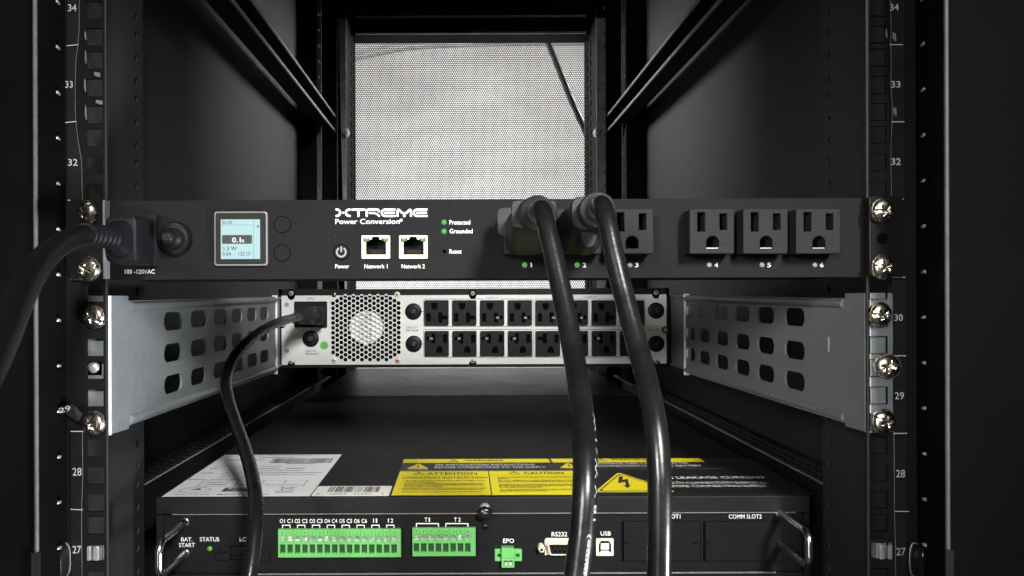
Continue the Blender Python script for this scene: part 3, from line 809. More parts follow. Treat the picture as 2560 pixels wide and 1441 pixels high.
# moulded lower knuckle of plug 2
kn = MB(); kn.loft([sec(1472, 578, -.048, .0040, .0080, 2.2), sec(1468, 590, -.040, .0062, .0098, 2.4), sec(1462, 595, -.028, .0068, .0095, 2.6), sec(1458, 592, -.015, .0068, .0085, 2.6)], 30)
kn.build('moulded_grip', 'plug', r2.children[0])

# faint print along cable 1
def wrap_text(s, frames, i0, i1, parent, ang0, hgt, m_='cable_text'):
    L = [0.0]
    for a, b in zip(frames[:-1], frames[1:]): L.append(L[-1] + (b[0] - a[0]).length)
    l0, l1 = L[i0], L[i1]
    def fn(u, v, w_):
        s_ = l1 - u * (l1 - l0)
        k = max(j for j in range(len(L)) if L[j] <= s_ + 1e-9); k = min(k, len(L) - 2)
        t_ = (s_ - L[k]) / max(L[k + 1] - L[k], 1e-9)
        p_ = frames[k][0].lerp(frames[k + 1][0], t_); T = (frames[k][1].lerp(frames[k + 1][1], t_)).normalized()
        base = Vector((0, -1, 0)); base = (base - T * base.dot(T)).normalized(); sd = T.cross(base).normalized()
        if sd.x < 0: sd = -sd
        an = ang0 - v * hgt
        q = p_ + (base * cos(an) + sd * sin(an)) * (frames[k][4] * 1.012)
        return tuple(q)
    MB().text(s, (0, 0, 1, 1), fn, 0.0).build('cable_print', m_, parent)
wrap_text('Temme)', fr1, 101, 115, c1, 0.62, 0.42)
wrap_text('18 V W', fr1, 86, 98, c1, 1.05, 0.38)
wrap_text('/ I W', fr1, 77, 85, c1, 1.15, 0.3)

# ================================================================== RACK SCREWS, CAGE NUTS, KNOBS
def screw_mesh(R=0.0069, H=0.0036, slot=True):
    rings, seg = 16, 72; vs = [(0, -H + 0.0016, 0)]; fs = []
    for i in range(1, rings + 1):
        r = R * i / rings
        h = H * math.sqrt(max(0.0, 1 - (r / R) ** 2.2)) * 0.92 + (H * 0.08 if i < rings else 0)
        for k in range(seg):
            a = 2 * pi * k / seg; x, z = r * cos(a), r * sin(a)
            hh = h
            if min(abs(x), abs(z)) < 0.00075 and r < R * 0.55: hh = h - 0.0016 * (1 - (r / (R * 0.60)) ** 2)
            if abs(x - z) < 0.0008 and slot and r < R * 0.98: hh = min(hh, h - 0.0008)
            vs.append((x, -hh, z))
    for k in range(seg): fs.append((0, 1 + (k + 1) % seg, 1 + k))
    for i in range(rings - 1):
        for k in range(seg):
            a = 1 + i * seg; b = 1 + (i + 1) * seg; j = (k + 1) % seg
            fs.append((a + k, a + j, b + j, b + k))
    return vs, fs
sv, sf = screw_mesh()
def rack_screw():
    root = empty('rack_screw', (0, 0, 0), '', 'screw', 'rack screws along the two front rails')
    h = MB(); h.add(sv, sf, True); ho_ = h.build('screw_head', 'nickel', root)
    ww = MB(); ww.loft([(0, 0, .0072, .0072, 2, -0.0002), (0, 0, .0072, .0072, 2, 0.0012)], 36); ww.build('washer', 'nickel', ho_)
    sh = MB(); sh.loft([(0, 0, .0025, .0025, 2, 0.001), (0, 0, .0025, .0025, 2, 0.012)], 16); sh.build('shank', 'steel', root)
    return root
# screws tilt a little in their cage nuts so each catches the light differently
sc0 = rack_screw()
spots = [
 (218, 531, -0.0046, 8, -30, 0, 'gold screw above the thick cord plug at the left end of the power strip'),
 (220, 673, -0.0046, 0, -6, 25, 'gold screw below the thick cord plug at the left end of the power strip'),
 (235, 793, -0.0014, 4, -16, 70, 'gold screw beside the top front corner of the left slide bracket'),
 (235, 1058, -0.0014, -4, -14, 100, 'gold screw beside the bottom front corner of the left slide bracket'),
 (2207, 527, -0.0046, 2, 10, 40, 'bright screw at the upper right corner of the power strip'),
 (2208, 668, -0.0046, -2, 10, 60, 'bright screw at the lower right corner of the power strip'),
 (2201, 787, -0.0014, 3, 12, 45, 'bright screw left of the number 30 on the right rail'),
 (2218, 916, -0.0014, 2, -14, 10, 'dull gold screw between numbers 30 and 29 on the right rail'),
 (2210, 1055, -0.0014, -3, 6, 80, 'silver screw just below the number 29 on the right rail'),
]
for i, (px, py, y, tx, tz, ry, lb) in enumerate(spots):
    o = sc0 if i == 0 else copy_tree(sc0)
    X_, Z_ = W(px, py, y); o.location = (X_, y, Z_)
    o.rotation_euler = (Matrix.Rotation(radians(tx), 3, 'X') @ Matrix.Rotation(radians(tz), 3, 'Z') @ Matrix.Rotation(radians(ry), 3, 'Y')).to_euler()
    o['label'] = lb
# cage nuts seen in the square holes
def cage_nut(px, py, lb, bolt):
    X_, Z_ = W(px, py, 0.004)
    root = empty('cage_nut', (X_, 0.004, Z_), lb, 'cage nut', 'cage nuts in the front rails')
    b = MB(); b.plate(rect(X_ - .0046, Z_ - .0046, X_ + .0046, Z_ + .0046), [circ(X_, Z_, .0030, 20)], .002, front(0.0026))
    b.box(X_ - .0046, X_ + .0046, 0.0048, 0.008, Z_ - .0046, Z_ + .0046)
    bo = b.build('cage', 'galv', root)
    if bolt:
        s_ = MB(); s_.loft([(X_, Z_, .0012, .0012, 2, .0005), (X_, Z_, .0030, .0030, 2, .0012), (X_, Z_, .0034, .0034, 2, .0026)], 20); s_.build('threaded_nut', 'steel', root)
    else:
        s_ = MB()
        for k in (-1, 1): s_.box(X_ + k * .0022 - .0014, X_ + k * .0022 + .0014, .0002, .0026, Z_ - .0042, Z_ + .0042)
        s_.build('spring_clip', 'steel', root, 0.0006)
cage_nut(238, 918, 'silver cage nut in the left rail between the two bracket screws', True)
cage_nut(238, 1379, 'silver cage nut at the foot of the left rail, right of the number 27', False)
cage_nut(2207, 1376, 'silver cage nut at the foot of the right rail, left of the number 27', False)
# rounded knobs at the feet of the rails
for px, lb in ((150, 'round black knob outside the left rail beside the number 27'), (2301, 'round black knob outside the right rail beside the number 27')):
    X_, Z_ = W(px, 1408, -0.008); k = MB()
    k.loft([(X_, Z_, .0016, .006, 2.5, -0.012), (X_, Z_, .0026, .0088, 2.5, -0.011), (X_, Z_, .0029, .0094, 2.5, -0.008), (X_, Z_, .0029, .0094, 2.5, -0.001)], 36)
    root = empty('locking_knob', (X_, -0.002, Z_), lb, 'knob', 'knobs beside the rail feet')
    kb = k.build('knob_body', 'cable', root)
    g = MB(); g.loft([(X_, Z_, .0032, .0098, 2.5, -0.0032), (X_, Z_, .0032, .0098, 2.5, -0.0026)], 36); g.build('knob_ring', 'steel', kb)

# ================================================================== GALVANISED SLIDE BRACKETS
def bracket(sgn):
    X0 = W(272, 742, 0.003)[0] if sgn < 0 else W(2168, 742, 0.003)[0]
    nm = 'left' if sgn < 0 else 'right'
    root = empty('slide_bracket', (X0, 0.0, -0.079), 'galvanised slide bracket with rows of oval holes, on the %s of the silver unit' % nm, 'bracket', 'slide brackets of the silver backed unit')
    yend = 0.377 if sgn < 0 else 0.352
    ol = [(0.002, -0.0789), (0.0277, -0.0798), (0.0277, -0.0780), (yend, -0.0810), (yend, 0.0005), (0.0277, -0.0018), (0.0277, 0.0012), (0.002, 0.0012)]
    hs = []
    pxs = (433, 496, 550, 593, 630, 661) if sgn < 0 else (1985, 1913, 1855, 1804, 1760, 1725)
    ys = [X0 * F / (p_ - VX) - D for p_ in pxs]
    for i, y in enumerate(ys):
        for zc in ((-0.0165, -0.0385, -0.0605) if sgn < 0 else (-0.0152, -0.0385, -0.0600)):
            if y + 0.012 > yend: hs.append(rrect(y - 0.013, zc - 0.0064, yend - 0.003, zc + 0.0064, 0.004, 4)); continue
            hs.append(rrect(y - 0.0160, zc - 0.0064, y + 0.0160, zc + 0.0064, 0.0062, 7))
    b = MB(); b.plate(ol, hs, 0.0016, lambda u, v, w_: (X0 + sgn * (-w_), u, v), 0.0)
    # folded front flange behind the rail
    xa, xb = X0, X0 + sgn * 0.034
    b.box(min(xa, xb), max(xa, xb), 0.0026, 0.0042, -0.0789, 0.0012)
    bo = b.build('outer_plate', 'galv', root)
    e = MB(); e.tube([(X0 + sgn * .0003, 0.0030, -0.0789, .0017), (X0 + sgn * .0003, 0.0030, -0.03, .0017), (X0 + sgn * .0003, 0.0030, 0.0012, .0017)], 12, 2); e.build('front_bend', 'galv_edge', bo)
    for (z0, z1, r0) in ((-0.0052, -0.0030, 0.0030), (-0.0745, -0.0775, 0.0028)):
        t_ = MB(); t_.tube([(X0 + sgn * 0.0008, 0.0300, z0, r0), (X0 + sgn * 0.0008, 0.2, (z0 + z1) / 2, r0), (X0 + sgn * 0.0008, yend, z1, r0)], 14, 3)
        t_.build('folded_edge', 'galv', bo)
    l = MB(); xl = X0 - sgn * 0.0018
    l.box(min(xl, X0 + sgn * .004), max(xl, X0 + sgn * .004), yend - 0.001, yend + 0.002, -0.0835, 0.0022); l.build('end_lip', 'galv_edge', bo, 0.0006)
    l = MB(); xl = X0 + sgn * 0.0022
    l.box(min(xl, xl + sgn * .0015), max(xl, xl + sgn * .0015), yend - 0.006, 0.47, -0.0770, 0.0)
    l.tube([(xl, yend - .006, -0.001, .0018), (xl, yend, -0.001, .0018), (xl, 0.47, -0.001, .0018)], 10, 2)
    l.tube([(xl, yend - .006, -0.077, .0018), (xl, yend, -0.077, .0018), (xl, 0.47, -0.077, .0018)], 10, 2)
    l.build('inner_slide', 'galv', root)
    if sgn > 0:
        k = MB(); k.box(X0 - 0.0003, X0 + 0.0001, 0.0255 + .022, 0.0265 + .022, -0.036, -0.0265); k.build('scribe_mark', 'galv_edge', bo)
bracket(-1); bracket(1)

# ================================================================== REAR UNIT WITH SILVER BACK PLATE
YB = 0.404
unit = empty('backup_battery_unit', (W(1184, 917, YB)[0], YB, zat(917, YB)), 'unit between the slide brackets, silver plate with sixteen outlets and a fan grille', 'battery unit')
a = MB()
xa, xb = W(697, 820, YB)[0], W(1673, 820, YB)[0]; za, zb = zat(919, YB), zat(722, YB)
a.box(xa, xb, YB + 0.0255, YB + 0.48, za, zb)
a.box(xa, xb, YB + 0.0004, YB + 0.0255, zb - 0.0076, zb); a.box(xa, xb, YB + 0.0004, YB + 0.0255, za, za + 0.0042)
a.box(xa, xa + 0.0038, YB + 0.0004, YB + 0.0255, za, zb); a.box(xb - 0.0038, xb, YB + 0.0004, YB + 0.0255, za, zb)
unit_case = a.build('casing', 'blackmetal', unit)
# back plate with screw notches, fan opening
ol = prect(704, 738, 1666, 911, YB)
(u0, v0), _, (u1, v1), _ = ol
notch = [(728, 735, 't'), (1182, 735, 't'), (1640, 733, 't'), (728, 906, 'b'), (1182, 904, 'b'), (1641, 904, 'b')]
R9 = 9.5 / S(YB)
out = []
bot = sorted([W(px, py, YB) for px, py, s in notch if s == 'b']); top = sorted([W(px, py, YB) for px, py, s in notch if s == 't'], reverse=True)
out.append((u0, v0))
for (cx, cz) in bot: out += [(cx + R9 * cos(radians(q)), v0 + max(0.0, 0) + R9 * 1.15 * sin(radians(q))) for q in range(180, -1, -15)]
out.append((u1, v0))
cx, cz = W(1664, 825, YB); out += [(u1 - R9 * 1.3 * sin(radians(q)), cz - R9 * cos(radians(q))) for q in range(0, 181, 15)]
out.append((u1, v1))
for (cx, cz) in top: out += [(cx + R9 * cos(radians(q)), v1 - R9 * 1.15 * sin(radians(q))) for q in range(0, 181, 15)]
out.append((u0, v1))
cx, cz = W(704, 812, YB); out += [(u0 + R9 * 1.15 * sin(radians(q)), cz + R9 * cos(radians(q))) for q in range(0, 181, 15)]
# hexagonal holes of the fan grille
cp = 10.25 / S(YB); rp = 12.25 / S(YB); hr = 5.05 / S(YB)
gx, gz = W(914.5, 820, YB)
hx = []
for i in range(-8, 9):
    nv = 7 - (0 if abs(i) <= 5 else (abs(i) - 5))
    for j in range(-8, 9):
        zz = j * rp + (rp / 2 if i % 2 else 0)
        lim = 83.0 / S(YB) - max(0, abs(i) - 5) * rp * 0.5
        if abs(zz) <= lim: hx.append(circ(gx + i * cp, gz + zz, hr * 1.10, 6, 0))
pl = MB(); pl.plate(out, hx, 0.0012, front(YB))
plate = pl.build('back_plate', 'zinc', unit)
fan = MB(); fan.cyl(gx, gz, YB + 0.0030, YB + 0.02, 41.5 / S(YB + .003), 48)
fo = fan.build('fan_hub', 'hub', unit)
ft = MB()
for k, (col_, s_) in enumerate(((-12, 'TOTAL4TT'), (0, 'OCCCC83'), (11, '1008:3:04'))):
    X_, Z_ = W(914.5 + col_, 820, YB + 0.0028)
    ft.text(s_, (-0.0155, -0.0016, 0.0155, 0.0016), lambda u, v, w_, X_=X_, Z_=Z_: (X_ - v, YB + 0.0028, Z_ + u), 0.01)
ft.build('hub_lettering', 'grey_ink', fo)
fb = MB(); rr = 80 / S(YB)
for k in range(7):
    a0 = 2 * pi * k / 7
    fb.poly([(gx + rr * q * cos(a0 + dq), gz + rr * q * sin(a0 + dq)) for q, dq in ((.48, 0), (1, .25), (1, .85), (.48, .5))], front(YB + 0.014))
fb.build('fan_blades', 'blackmetal', fo)
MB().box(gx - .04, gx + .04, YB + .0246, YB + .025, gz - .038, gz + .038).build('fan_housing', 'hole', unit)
# screws in the notches
def small_screw(px, py, y, r, m_, parent, name='panel_screw'):
    x, z = W(px, py, y); r = r / S(y)
    k = random.uniform(0, pi / 2)
    s_ = MB(); n_ = 24
    s_.loft([(x, z, r * .5, r * .5, 2, y - r * .42), (x, z, r * .85, r * .85, 2, y - r * .28), (x, z, r, r, 2, y), (x, z, r, r, 2, y + .0006)], n_)
    so_ = s_.build(name, m_, parent)
    c_ = MB()
    for q in (0, pi / 2):
        d = Vector((cos(k + q), sin(k + q))) * r * .55; nn = Vector((-d.y, d.x)).normalized() * r * .13
        cc = Vector((x, z)); c_.poly([cc - d - nn, cc + d - nn, cc + d + nn, cc - d + nn], front(y - r * .43 - (0.00001 if q else 0)))
    c_.build('screw_slot', 'hole', so_)
for px, py in ((728, 734), (1182, 734), (1640, 732), (728, 905), (1182, 904), (1641, 904), (708, 812), (1664, 825)):
    wl = MB(); x, z = W(px, py, YB); wl.cyl(x, z, YB + .0001, YB + .0012, 9.6 / S(YB), 24); wl.build('screw_well', 'hole', unit)
    small_screw(px, py, YB, 6.2, 'steel', unit)
for px, py, mm_ in ((835, 737.5, 'nickel'), (993, 737, 'cream_screw'), (835.5, 902, 'cream_screw'), (994, 902, 'copper_screw')):
    small_screw(px, py, YB - 0.0002, 7.3, mm_, unit)
for px, py in ((717, 762), (717.5, 877)):
    x, z = W(px, py, YB); v_ = MB(); v_.cyl(x, z, YB - .0005, YB, 5.5 / S(YB), 20); v_.build('plate_dimple', 'galv', plate)
# outlets
def rear_outlet(px, py, flip, lit, wd=60, hd=63):
    y = YB - 0.003
    u0_, v1_ = W(px, py, y); k = 1 / S(y); w_m, h_m = wd * k, hd * k
    cx_, cz_ = u0_ + w_m / 2, v1_ - h_m / 2
    def q(a, b):   # zoomed photo units within a 390 x 410 box
        uu, vv = (a / 390 - .5) * w_m, (.5 - b / 410) * h_m
        if flip: uu, vv = -uu, -vv
        return (cx_ + uu, cz_ + vv)
    g = [q(105, 50), q(205, 50), q(205, 100), q(195, 135), q(170, 158), q(140, 158), q(115, 135), q(105, 100)]
    s1 = [q(30, 215), q(92, 215), q(92, 350), q(30, 350)]
    s2 = [q(222, 205), q(282, 205), q(282, 255), q(362, 255), q(362, 315), q(282, 315), q(282, 365), q(222, 365)]
    o = MB(); o.plate(rrect(u0_, v1_ - h_m, u0_ + w_m, v1_, 0.0011, 3), [g, s1, s2], 0.0030, front(y), 0.0003)
    oo = o.build('outlet', 'black_plastic', unit)
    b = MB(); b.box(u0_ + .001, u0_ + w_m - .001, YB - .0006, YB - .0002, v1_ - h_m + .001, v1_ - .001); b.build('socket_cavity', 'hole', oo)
    if lit:
        c_ = MB()
        for dz_ in (272, 292):
            a0, a1 = q(262, dz_), q(312, dz_ + 8)
            c_.box(min(a0[0], a1[0]), max(a0[0], a1[0]), YB - .0016, YB - .0008, min(a0[1], a1[1]), max(a0[1], a1[1]))
        c_.build('brass_contact', 'steel', oo)
tops = [1061.5, 1131, 1200.5, 1270, 1340, 1410, 1480, 1550]
for i, px in enumerate(tops):
    rear_outlet(px, 751, False, i in (2, 3, 4, 5))
    rear_outlet(px + .5, 828, True, i in (0, 1, 2, 3, 6))
# printed frames and lettering
gl = MB(); y = YB - 0.0003
for (a, b, c, d, gap, top_) in ((1059.5, 748, 1333, 816.5, (1210, 1251), True), (1059.5, 824, 1333, 893.5, (1211, 1252), False), (1337.5, 748, 1612, 816.5, (1455, 1495), True), (1337.5, 824, 1612, 893.5, (1456, 1496), False)):
    tt, bb = (b, d)
    if top_:
        gl.pline([(gap[0], b), (a + 2, b), (a, b + 2), (a, d - 2), (a + 2, d), (c - 2, d), (c, d - 2), (c, b + 2), (c - 2, b), (gap[1], b)], 1.1, y)
    else:
        gl.pline([(gap[0], d), (a + 2, d), (a, d - 2), (a, b + 2), (a + 2, b), (c - 2, b), (c, b + 2), (c, d - 2), (c - 2, d), (gap[1], d)], 1.1, y)
gl.pline([(1053, 779), (1060, 779)], 1.2, y); gl.pline([(1054, 860.5), (1060, 860.5)], 1.2, y); gl.pline([(1612, 777), (1620, 777)], 1.2, y); gl.pline([(777.5, 819), (777.5, 828)], 1.2, y)
gl.ptext('OUTPUT1', 1215, 743.5, 1246.5, 748.5, y, 0); gl.ptext('OUTPUT4', 1215.5, 892.5, 1247, 897.5, y, 0)
gl.ptext('OUTPUT2', 1460, 741.5, 1492, 746.5, y, 0); gl.ptext('OUTPUT3', 1461, 892.5, 1493, 897.5, y, 0)
gl.ptext('INPUT', 767.5, 744.5, 787, 749.5, y, 0)
gl.ptext('CIRCUIT', 764, 875, 791, 880, y, 0); gl.ptext('BREAKER', 764, 882.5, 796, 887.5, y, 0)
gl.ptext('CIRCUIT', 1015, 816.5, 1042, 821.5, y, 0); gl.ptext('BREAKER', 1015, 824, 1047, 829, y, 0)
gl.ptext('CIRCUIT', 1617, 815, 1644, 820, y, 0); gl.ptext('BREAKER', 1617, 822.5, 1649, 827.5, y, 0)
gl.build('printed_lettering', 'grey_ink', unit)
# circuit breaker buttons
for px, py in ((777, 847), (1033.5, 779), (1034.5, 860), (1640, 777), (1640, 860)):
    x, z = W(px, py, YB); k = 1 / S(YB)
    b = MB(); b.loft([(x, z, 11 * k, 11 * k, 2, YB - .0022), (x, z, 19 * k, 19 * k, 2, YB - .0020), (x, z, 20.5 * k, 20.5 * k, 2, YB - .0012), (x, z, 20.5 * k, 20.5 * k, 2, YB)], 40)
    bo = b.build('breaker_bush', 'black_plastic', unit)
    b = MB(); b.loft([(x, z, 5 * k, 5 * k, 2, YB - .0058), (x, z, 8 * k, 8 * k, 2, YB - .0054), (x, z, 9 * k, 9 * k, 2, YB - .0020)], 28); b.build('breaker_button', 'plug', bo)
x, z = W(810.5, 864, YB); st_ = MB(); st_.cyl(x, z, YB - .00035, YB - .0001, 10.5 / S(YB), 28)
so_ = st_.build('round_sticker', 'sticker', unit)
tt = MB(); tt.ptext('QC', 806, 858, 816, 864, YB - .0004, .01); tt.ptext('PASS', 803, 865.5, 818, 870.5, YB - .0004, .01); tt.build('sticker_lettering', 'grey_ink', so_)
a = MB(); a.plate(prect(735.5, 754, 817, 819, YB - .003, .0008), [], .003, front(YB - .003), .0003); a.build('power_inlet', 'black_plastic', unit)

# its input cord
cord = empty('power_cable', (W(790, 790, YB)[0], YB - .004, W(790, 790, YB)[1]), 'thinner black cord plugged into the silver plate and looping past the left bracket', 'power cord')
p = MB(); p.loft([sec(791, 790, .4005, .0090, .0104, 5), sec(790, 790, .380, .0088, .0102, 5), sec(786, 790, .372, .0076, .0086, 4)], 36)
po = p.build('plug_body', 'black_plastic', cord, 0.0005)
p = MB(); ptube(p, [(786, 790, .376), (770, 789, .364), (758, 790, .354), (748, 793, .346), (738, 797, .337)], [.0084, .0096, .0092, .0072, .0058], 28, 6); p.build('strain_relief', 'plug', po)
c = MB(); ptube(c, [(752, 792, .345), (728, 797, .318), (695, 807, .275), (652, 829, .235), (611, 862, .20), (580, 903, .175), (565, 950, .155), (571, 1000, .13), (590, 1060, .10), (611, 1120, .07), (628, 1180, .042), (638, 1245, .018), (638, 1310, .004), (632, 1380, -.006), (622, 1450, -.014), (612, 1520, -.02)], .0044, 24, 8)
c.build('cable_jacket', 'cable', cord)

# ================================================================== LOWER UNIT
YU = 0.072
XU0, XU1 = W(390, 1250, YU)[0], W(2024, 1250, YU)[0]
ZU = -0.134
low = empty('ups_unit', ((XU0 + XU1) / 2, YU, -0.20), 'large black bottom unit with green terminal blocks and yellow warning labels on its lid', 'power unit')
a = MB(); a.box(XU0 + .001, XU1 - .001, YU + .0035, 0.573, -0.24, ZU - 0.0010); a.build('casing', 'blackmetal', low)
a = MB(); a.box(XU0, XU1, YU + .0012, 0.5725, ZU - 0.0009, ZU); a.box(XU0 + .0, XU1 - .0, YU, YU + .0012, zat(1284, YU), ZU - .0003)
lid = a.build('lid', 'upstop', low, 0.0006)
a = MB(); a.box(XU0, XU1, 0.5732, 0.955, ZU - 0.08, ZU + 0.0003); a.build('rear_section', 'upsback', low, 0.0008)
e = MB(); e.tube([(XU0 + .002, YU + .0010, ZU - .0006, .00055), (C, YU + .0010, ZU - .0006, .00055), (XU1 - .002, YU + .0010, ZU - .0006, .00055)], 8, 2)
e.build('lid_edge', 'ups', lid)
# scuffs on the lid
sf_ = MB()
for px, py, r_ in ((1008, 945, 2.2), (1018, 952, 3.0), (1014, 950, 1.5), (1240, 937, 1.6), (1236, 937, 1.6), (1244, 936.6, 1.2)):
    s_ = (py - VY) / 0.134; yy = F / s_ - D; xx = (px - VX) / s_
    sf_.poly([(xx + r_ / s_ * cos(2 * pi * k / 9) * random.uniform(.7, 1.3), yy + 2 * r_ / s_ * sin(2 * pi * k / 9)) for k in range(9)], lambda u, v, w_: (u, v, ZU + .0006))
sf_.build('paint_chips', 'hole', low)

YG = YU + 0.0025      # front face of the panel
comm = [(1554, 1303, 1752, 1404), (1758, 1303, 1957, 1404)]
lcd_port = prect(549, 1364, 671, 1400, YG)
fpz0 = zat(1431, YG)
holes = [lcd_port, circ(*W(466, 1378, YG), 5 / S(YG), 16)]
fp = MB(); fp.plate(rect(XU0 + .0045, fpz0, XU1 - .0045, zat(1286, YG)), holes, .0011, front(YG))
fpo = fp.build('front_panel', 'ups', low)
sd = MB(); 
for xx in (XU0, XU1): sd.box(min(xx, xx + (.004 if xx == XU0 else -.004)), max(xx, xx + (.004 if xx == XU0 else -.004)), YU, YU + .0034, -0.24, zat(1286, YU) )
sd.box(XU0 + .0041, XU1 - .0041, YU + .0006, YU + .0034, -0.24, fpz0 - .0002)
sd.build('front_frame', 'ups', low, .0004)
be = MB(); be.tube([(W(640, 1431, YU)[0], YU + .0006, fpz0 - .0002, .0006), (C, YU + .0006, fpz0 - .0002, .0006), (W(1940, 1431, YU)[0], YU + .0006, fpz0 - .0002, .0006)], 8, 2); be.build('bottom_edge', 'lipedge', low)  # lit top of the ledge drawn as a pale line
le = MB(); le.tube([(W(430, 1284, YU)[0], YU + .0001, zat(1284.5, YU), .0004), (C, YU + .0001, zat(1284.5, YU), .0004), (W(1990, 1284, YU)[0], YU + .0001, zat(1284.5, YU), .0004)], 8, 2); le.build('lid_fold', 'lipedge', lid)

# captive screw in the lid and the small screw under it
x, z = W(1212, 1279, YU); k = 1 / S(YU)
cs = MB(); cs.loft([(x, z, 10 * k, 10 * k, 2, YU - .0062), (x, z, 15 * k, 15 * k, 2, YU - .0058), (x, z, 17 * k, 17 * k, 2, YU - .0030), (x, z, 17 * k, 17 * k, 2, YU - .0012), (x, z, 14 * k, 14 * k, 2, YU)], 36)
cso = cs.build('captive_screw', 'cable', low)
cs = MB(); zz = z + 9 * k; cs.loft([(x, zz, 11 * k, 11 * k, 2, YU - .0028), (x, zz, 13 * k, 13 * k, 2, YU - .0020), (x, zz, 13 * k, 13 * k, 2, YU)], 28); cs.build('screw_washer', 'steel', cso)
cs = MB(); cs.pline([(1206, 1279), (1217, 1284)], 3, YU - .0064); cs.pline([(1210, 1285), (1213, 1277)], 3, YU - .00645); cs.build('screw_slot', 'braceedge', cso)
small_screw(1213, 1318, YG - .0004, 8.5, 'cable', low)

# printed lettering on the front
t = MB(); y = YG - .0003
t.ptext('BAT.', 453, 1344, 481, 1354, y, .004); t.ptext('START', 447.5, 1358, 487, 1368.5, y, .004)
t.ptext('STATUS', 499.5, 1343.5, 548, 1354, y, .004); t.ptext('LCD', 599, 1343.5, 627, 1354, y, .004)
t.ptext('EPO', 1258, 1347, 1285, 1358, y, .004); t.ptext('RS232', 1379, 1330.5, 1418, 1341.5, y, .004); t.ptext('USB', 1501.5, 1329, 1527, 1339.5, y, .004)
t.ptext('COMM SLOT1', 1620, 1286.5, 1701, 1297, y, .006); t.ptext('COMM SLOT2', 1822, 1286.5, 1904, 1297, y, .006)
p0 = 706.5; pit = 18.58
for i in range(6):
    xa_ = p0 + 2 * i * pit; t.ptext('O%d' % (i + 1), xa_ - 7, 1298, xa_ + (5.5 if i == 0 else 6.5), 1308, y, .004)
    t.ptext('C%d' % (i + 1), xa_ + pit - 7, 1298, xa_ + pit + 6.5, 1308, y, .004)
for i in (6, 7):
    xa_ = p0 + (2 * i + .5) * pit; t.ptext('I', xa_ - 6, 1297, xa_ - 4, 1307, y, .004); t.ptext(str(i - 5), xa_ + 1, 1297, xa_ + (4 if i == 6 else 7), 1307, y, .004)
for i in range(8):
    xa_ = p0 + 2 * i * pit; t.pline([(xa_, 1319.5), (xa_, 1313.5), (xa_ + pit, 1313.5), (xa_ + pit, 1319.5)], 2, y)
q0 = 1041; 
for i in range(2):
    xa_ = q0 + 4 * i * 18.4; t.pline([(xa_, 1317), (xa_, 1309.5), (xa_ + 3 * 18.4, 1309.5), (xa_ + 3 * 18.4, 1317)], 2.4, y)
    t.ptext('T', xa_ + 20.5, 1294.5, xa_ + 27.5, 1305, y, .004); t.ptext(str(i + 1), xa_ + 31, 1294.5, xa_ + (34 if i == 0 else 37), 1305, y, .004)
t.build('printed_lettering', 'white_ink', low)
led(524.5, 1372, 6.2, YG - .0002, 'led_status', low, 'status_light')

# display socket (mostly behind the cord)
a = MB(); a.pbox(545, 1360, 675, 1404, YG + .011, YG + .012); a.build('socket_back', 'hole', low)
lp = MB(); lp.pbox(572, 1368, 648, 1372, YG - .001, YG + .011); lp.pbox(572, 1392, 648, 1396, YG - .001, YG + .011); lp.pbox(572, 1368, 576, 1396, YG - .001, YG + .011); lp.pbox(644, 1368, 648, 1396, YG - .001, YG + .011)
lpo = lp.build('display_socket', 'black_plastic', low)
pn = MB()
for i in range(4):
    for j in range(2): pn.pbox(593 + i * 8.5, 1376 + j * 8.5, 596 + i * 8.5, 1379 + j * 8.5, YG + .001, YG + .01)
pn.build('socket_pins', 'steel', lpo)
lt = MB(); lt.pbox(538, 1386, 574, 1402, YG - .002, YG - .0002); lt.pbox(648, 1384, 672, 1404, YG - .002, YG - .0002); lt.build('latch', 'blackmetal', lpo, .0005)

# green terminal blocks
def terminal(x0, x1, ya, yb_, first, n, pitch):
    yf = YG - 0.0040
    hs = []
    for i in range(n):
        cx_ = first + i * pitch
        hs.append(prect(cx_ - 7.0, ya + 38, cx_ + 6.5, yb_ - 10, yf)); hs.append(circ(*W(cx_, ya + 23.5, yf), 7.0 / S(yf), 18)); hs.append(circ(*W(cx_, ya + 8.5, yf), 1.7 / S(yf), 8))
    o = MB(); o.plate(prect(x0, ya, x1, yb_, yf), hs, .0030, front(yf), .00015)
    o.pbox(x0, ya, x1, yb_, yf + .0030, YG - .0001)
    blk = o.build('terminal_block', 'green', low)
    g = MB()
    for i in range(n):
        g.pbox(first + i * pitch - 7, ya + 38, first + i * pitch + 6.5, yb_ - 10, yf + .0026, yf + .0029)
    g.build('wire_opening', 'greendark', blk)
    ln = MB()
    for i in range(n - 1):
        cx_ = first + (i + .5) * pitch
        ln.pline([(cx_, ya + 2), (cx_, ya + 33)], .7, yf - .0001)
    ln.pline([(x0 + 2, ya + 14), (x1 - 2, ya + 14)], .5, yf - .0001)
    ln.build('block_seam', 'greendark', blk)
    for i in range(n):
        px, py = first + i * pitch, ya + 23.5
        x, z = W(px, py, yf + .0012); r = 6.3 / S(yf)
        k = MB(); ang = random.uniform(0, pi); d = Vector((cos(ang), sin(ang))); nn = Vector((-d.y, d.x)); hw = r * .17
        # disc in two halves leaving a slot, slightly tilted
        for sg in (-1, 1):
            pts = [Vector((x, z)) + d * r * cos(radians(a_)) + nn * sg * max(hw, r * sin(radians(a_))) for a_ in range(0, 181, 12)]
            tl = random.uniform(-.25, .25)
            vs = [(p_.x, yf + .0012 + (p_ - Vector((x, z))).dot(nn) * tl, p_.y) for p_ in pts]
            k.add(vs, [tuple(range(len(vs)))])
        k.pcyl(px, py, 6.6, yf + .0022, yf + .003, 16)
        k.build('terminal_screw', 'steel', blk)
terminal(695, 1002, 1324, 1394, p0, 16, pit)
